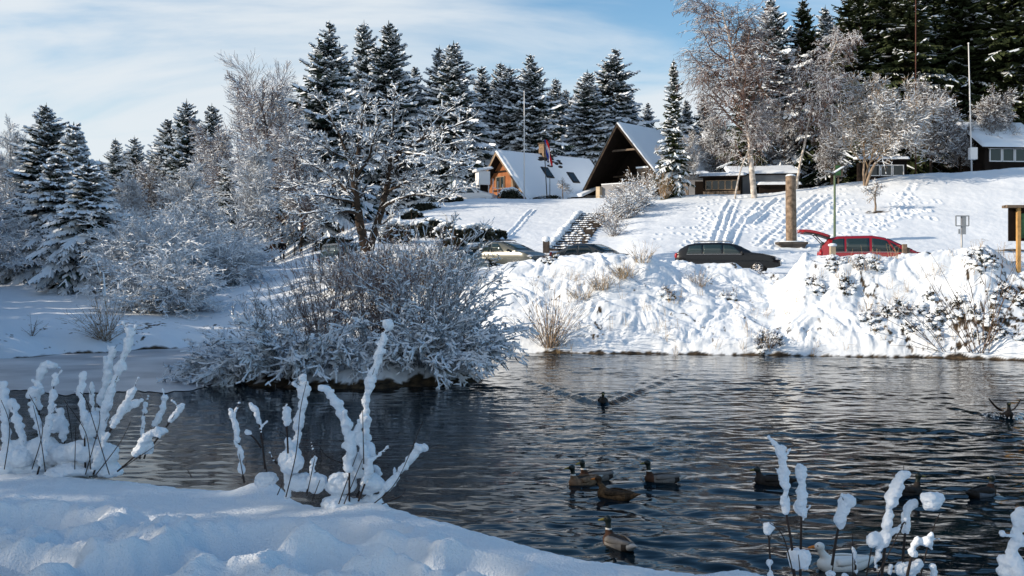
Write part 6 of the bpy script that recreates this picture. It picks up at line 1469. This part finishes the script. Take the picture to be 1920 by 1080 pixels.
# ---------------------------------------------------------------- snow covered stalks on the near bank
def snow_plant(name, seed, base_px, d0, stems, blobs, label, thin=(), thick=.38):
    """stems: (points[(px,py,dd)], snow_from, snow_to, width_px) traced on the plant; snow sits on the stalk between the two fractions"""
    rng = random.Random(seed); nr_ = np.random.default_rng(seed); base = P(*base_px, d0); root = empty(name, base); st = Acc(); sn = Acc()
    def cr(pts):
        out = []
        for i in range(len(pts) - 1):
            p0 = pts[max(i - 1, 0)]; p1, p2 = pts[i], pts[i + 1]; p3 = pts[min(i + 2, len(pts) - 1)]
            for k in range(8):
                t = k / 8; out.append(.5 * ((2 * p1) + (p2 - p0) * t + (2 * p0 - 5 * p1 + 4 * p2 - p3) * t * t + (3 * p1 - p0 - 3 * p2 + p3) * t ** 3))
        out.append(pts[-1]); return out
    def seglen(q): return sum((q[i + 1] - q[i]).length for i in range(len(q) - 1))
    for pts, f0, f1, w in stems:
        Q = cr([P(a, b, d0 + c) - base for a, b, c in pts]); n = len(Q)
        rad = [max(.0028, .0075 * (1 - .6 * i / n)) for i in range(n)]; st.tube(Q, rad, 6)
        # snow: overlapping lumps, slightly off the stalk on the upper side
        R0 = w / F * d0 * thick; L = seglen(Q); m = max(3, int(L * (f1 - f0) / (R0 * .45))); phase = rng.uniform(0, 6)
        for j in range(m + 1):
            f = f0 + (f1 - f0) * j / m; ix = min(n - 1, int(f * (n - 1))); fr = f * (n - 1) - ix; p = Q[ix].lerp(Q[min(ix + 1, n - 1)], fr); dv = (Q[min(ix + 1, n - 1)] - Q[max(ix - 1, 0)]).normalized()
            hz = 1 - abs(dv.z); lump = .80 + .55 * float(noise(np.array([phase * 7 + f * L / R0 * .42]), np.array([seed * 3.7 + len(stems) * .1 + w]), 9)[0]) + rng.uniform(-.10, .12); r = max(R0 * .30, R0 * lump)
            if lump < .50 and 0 < j < m and f > .35: continue
            o = Vector((rng.uniform(-1, 1) * .30, rng.uniform(-1, 1) * .3, .25 + .45 * hz)) * R0
            sn.add(ICO2_V * np.array((r * rng.uniform(.85, 1.12), r, r * rng.uniform(.8, 1.05))) + np.array(p + o), ICO2_F, 0)
        for _ in range(int(L * 4.5)):      # side shoots with a little snow of their own
            ix = rng.randint(n // 4, n - 2); dv = (Q[ix + 1] - Q[ix]).normalized(); o = (dv * .9 + Vector((rng.gauss(0, .55), rng.gauss(0, .55), rng.gauss(.1, .3)))).normalized() * rng.uniform(.05, .12)
            st.tube([Q[ix], Q[ix] + o * .5, Q[ix] + o], [.003, .0022, .0015], 5); fs = rng.uniform(.1, .3)
            for q in range(5):
                r = R0 * rng.uniform(.26, .46); sn.add(ICO2_V * r + np.array(Q[ix] + o * (fs + (1 - fs) * q / 4) + Vector((0, 0, r * .6))), ICO2_F, 0)
        for _ in range(int(L * 5)):     # short bare side twigs
            ix = rng.randint(1, n - 2); dv = (Q[ix + 1] - Q[ix]).normalized(); o = (dv * .8 + Vector((rng.gauss(0, .6), rng.gauss(0, .6), rng.gauss(0, .3)))).normalized() * rng.uniform(.03, .11)
            st.tube([Q[ix], Q[ix] + o * .5 + Vector((0, 0, .004)), Q[ix] + o], [.0026, .002, .0012], 4)
    for a_, b_, c_, r1, r2 in blobs:
        c = P(a_, b_, d0 + c_) - base; s1, s2 = 1.0 * r1 / F * d0, 1.0 * r2 / F * d0
        for k in range(7):
            o = Vector((rng.uniform(-1, 1) * s1 * .42, rng.uniform(-1, 1) * s1 * .42, rng.uniform(-1, 1) * s2 * .38)); sn.add(ICO2_V * np.array((s1, s1, s2)) * rng.uniform(.55, .8) + np.array(c + o), ICO2_F, 0)
    for pts in thin:
        Q = cr([P(a, b, d0 + c) - base for a, b, c in pts]); n = len(Q); st.tube(Q, [.0042 * (1 - .55 * i / n) for i in range(n)], 5)
    st.build('stems', [M_stem], root, True)
    tmp = sn.build('tmp', [M_snow]); tx = bpy.data.textures.get('lump') or bpy.data.textures.new('lump', 'CLOUDS'); tx.noise_scale = .045; tx.noise_depth = 4
    t2 = bpy.data.textures.get('fluff') or bpy.data.textures.new('fluff', 'CLOUDS'); t2.noise_scale = .013; t2.noise_depth = 2
    o = bake('snow', tmp, [('REMESH', dict(mode='VOXEL', voxel_size=.0058)), ('SMOOTH', dict(factor=.5, iterations=6)), ('DISPLACE', dict(texture=tx, strength=.034, mid_level=.5)), ('DISPLACE', dict(texture=t2, strength=.006, mid_level=.5))], [M_softsnow], root)
    tag(root, label, 'plant', 'snow covered stalks on the near bank'); return root
# left clump
snow_plant('snowy_stalks', 1, (170, 875), 8.0, [
    ([(15, 900, 0), (12, 840, 0), (10, 780, 0), (4, 722, 0)], .1, 1, 22), ([(95, 895, .1), (88, 850, .1), (72, 800, .1), (55, 752, .1), (66, 735, .1)], .1, .98, 26), ([(70, 890, -.1), (88, 820, -.1), (96, 760, -.1), (104, 702, -.1)], .1, .97, 17),
    ([(88, 880, .2), (74, 780, .2), (72, 722, .2), (82, 690, .2), (98, 690, .2)], .3, 1, 19), ([(168, 895, 0), (190, 815, 0), (205, 745, 0), (226, 690, 0), (240, 650, 0), (243, 622, 0)], .12, 1, 22), ([(150, 890, .1), (172, 800, .1), (194, 735, .1), (204, 685, .1), (212, 655, .1)], .1, .98, 22),
    ([(160, 880, -.1), (157, 780, -.1), (151, 740, -.1), (157, 702, -.1)], .2, .98, 17), ([(170, 870, .2), (173, 770, .2), (171, 720, .2)], .5, 1, 13), ([(175, 890, -.15), (195, 830, -.15), (225, 780, -.15), (250, 732, -.15)], .1, .98, 21), ([(205, 810, -.1), (228, 775, -.1), (265, 754, -.1)], .2, .98, 20),
    ([(262, 860, 0), (268, 800, 0), (272, 755, 0)], .3, .98, 11), ([(270, 860, .1), (290, 800, .1), (304, 772, .1), (309, 746, .1)], .35, .98, 16), ([(275, 850, -.1), (312, 800, -.1), (330, 778, -.1), (344, 760, -.1)], .45, .98, 15), ([(220, 884, -.2), (258, 850, -.2), (275, 822, -.2), (303, 814, -.2)], .3, .98, 22),
    ([(40, 890, 0), (42, 830, 0), (30, 780, 0), (22, 750, 0)], .1, .9, 20), ([(125, 895, .1), (120, 820, .1), (112, 765, .1)], .05, .9, 20)],
    [(30, 850, 0, 34, 26), (70, 845, .1, 36, 26), (120, 850, .1, 36, 24), (155, 845, 0, 32, 26), (195, 850, 0, 32, 24), (10, 880, 0, 30, 20), (60, 880, .1, 40, 18), (140, 880, 0, 48, 16), (200, 880, 0, 34, 14), (175, 800, 0, 20, 28), (100, 800, .1, 22, 24), (276, 838, -.15, 12, 14)],
    'large clump of snow caked twigs at the left end of the near bank', thin=[[(205, 890, -.25), (165, 760, -.25), (150, 735, -.25)], [(60, 880, -.2), (80, 800, -.2), (55, 740, -.2)], [(160, 890, -.25), (185, 800, -.25), (186, 770, -.25)], [(180, 890, -.22), (225, 830, -.2), (245, 790, -.2)], [(140, 880, -.2), (142, 800, -.2)], [(8, 880, -.2), (18, 800, -.2), (2, 750, -.2)], [(170, 880, -.25), (160, 810, -.2), (120, 750, -.2)], [(220, 884, -.22), (300, 830, -.2)], [(85, 885, -.2), (75, 815, -.2), (62, 760, -.2)], [(125, 760, .3), (132, 800, .2), (140, 870, .1)]])
# middle clump
snow_plant('snowy_stalks', 2, (590, 930), 6.85, [
    ([(458, 905, 0), (452, 870, 0), (445, 815, 0), (432, 768, 0)], .25, 1, 16), ([(497, 880, .05), (490, 815, .05), (482, 780, .05), (470, 757, .05)], .5, 1, 16), ([(490, 840, .05), (475, 820, .05), (462, 812, .05)], .7, 1, 13),
    ([(537, 935, .1), (551, 860, .14), (562, 790, .18), (569, 735, .2), (567, 708, .2)], .10, 1, 27), ([(538, 935, .1), (545, 860, .1), (536, 800, .1), (532, 770, .1)], .0, .5, 22), ([(540, 850, -.1), (538, 800, -.1), (536, 772, -.1)], .55, 1, 24),
    ([(655, 945, -.1), (655, 880, -.1), (655, 830, -.12), (642, 782, -.15), (618, 742, -.18), (604, 734, -.2)], .2, 1, 27), ([(665, 945, .1), (688, 870, .1), (684, 800, .1), (690, 735, .1), (708, 675, .1), (727, 610, .1)], .15, 1, 25), ([(672, 940, -.1), (690, 880, -.1), (676, 830, -.1), (668, 800, -.1)], .2, .95, 22),
    ([(620, 945, 0), (700, 940, 0), (748, 890, 0), (772, 862, 0), (792, 842, 0)], .0, .98, 22), ([(575, 925, -.05), (586, 880, -.05), (591, 856, -.05)], .3, 1, 14), ([(680, 880, -.1), (700, 862, -.1), (728, 838, -.1)], .3, .98, 7), ([(695, 885, .1), (705, 880, .1), (710, 890, .1)], .2, 1, 16), ([(520, 870, .1), (510, 858, .1), (506, 850, .1)], .1, 1, 8)],
    [(545, 870, 0, 26, 28), (590, 905, 0, 26, 20), (640, 905, 0, 28, 20), (695, 910, 0, 24, 22), (560, 900, 0, 22, 22), (500, 898, .1, 24, 14), (665, 870, 0, 22, 26), (640, 946, 0, 40, 20), (700, 948, 0, 30, 18), (690, 850, 0, 18, 22)],
    'clump of tall snow caked stalks in the middle of the near bank, one stalk towering', thin=[[(536, 932, -.15), (555, 850, -.15), (563, 770, -.12), (575, 715, -.1)], [(458, 905, -.03), (448, 850, -.03)], [(500, 885, -.02), (488, 815, -.02)], [(575, 930, -.12), (590, 860, -.12)], [(635, 945, -.15), (655, 890, -.12), (670, 850, -.12)], [(700, 945, -.1), (745, 900, -.12), (793, 790, -.1)], [(645, 945, -.15), (680, 860, -.12)], [(520, 928, -.1), (530, 905, -.1)], [(585, 940, -.1), (600, 900, -.1)], [(360, 895, .2), (351, 880, .2)], [(716, 945, -.1), (752, 930, -.1), (760, 915, -.1)], [(690, 880, .1), (620, 860, .2), (598, 835, .2)], [(682, 870, -.15), (680, 770, -.15)]])
# right clump
snow_plant('snowy_stalks', 3, (1600, 1095), 5.0, [
    ([(1492, 1110, 0), (1484, 1020, 0), (1474, 960, 0), (1470, 900, 0), (1465, 842, 0)], .50, 1, 20), ([(1500, 1110, .05), (1502, 1000, .05), (1503, 935, .05), (1502, 882, .05)], .50, 1, 22), ([(1447, 1100, 0), (1444, 1050, 0), (1441, 992, 0)], .0, .45, 11),
    ([(1560, 1060, .1), (1570, 1000, .1), (1582, 960, .1), (1587, 936, .1)], .4, 1, 24), ([(1650, 1110, 0), (1660, 1020, 0), (1666, 960, 0), (1680, 918, 0), (1696, 892, 0)], .25, 1, 23), ([(1690, 1080, .05), (1697, 1000, .05), (1701, 960, .05), (1716, 945, .05)], .35, 1, 17), ([(1672, 1010, 0), (1690, 985, 0), (1700, 975, 0)], .2, 1, 14),
    ([(1700, 1085, -.05), (1712, 1035, -.05), (1730, 1010, -.05), (1745, 1032, -.05)], .3, 1, 21), ([(1640, 1070, 0), (1646, 1040, 0), (1652, 1025, 0)], .1, 1, 18), ([(1602, 1100, .1), (1604, 1060, .1), (1600, 1030, .1)], .3, 1, 10), ([(1745, 1110, 0), (1750, 1080, 0), (1752, 1062, 0)], .0, 1, 12), ([(1668, 1080, 0), (1670, 1060, 0)], .2, 1, 9)],
    [(1441, 990, 0, 13, 13), (1497, 1052, 0, 19, 26), (1587, 940, .1, 15, 14), (1637, 1010, 0, 14, 13), (1748, 938, 0, 27, 17), (1700, 1070, 0, 18, 18), (1720, 1062, 0, 14, 14), (1560, 1078, 0, 10, 8), (1585, 1082, 0, 10, 9), (1745, 1004, -.05, 6, 9)],
    'clump of slender snow tipped stalks at the bottom right, one with a big snow cap', thick=.45, thin=[[(1495, 1110, -.05), (1470, 1010, -.05), (1443, 980, -.05)], [(1620, 1105, 0), (1632, 1040, 0), (1636, 1012, 0)], [(1720, 1110, 0), (1738, 1030, 0), (1752, 985, 0), (1764, 958, 0)], [(1630, 1110, -.05), (1655, 1060, -.05), (1690, 990, -.05)], [(1505, 1110, -.08), (1497, 1040, -.08)], [(1555, 1110, .1), (1565, 1040, .1)], [(1600, 1110, .12), (1598, 1000, .12)], [(1690, 1110, 0), (1692, 1050, 0)]])
snow_plant('snowy_stalks', 4, (1900, 1110), 4.6, [([(1890, 1120, 0), (1897, 1060, 0), (1906, 1010, 0), (1915, 960, 0)], .0, 1, 36)], [(1900, 1065, 0, 22, 22), (1915, 975, 0, 14, 16)], 'single thick snow caked stalk at the bottom right corner')
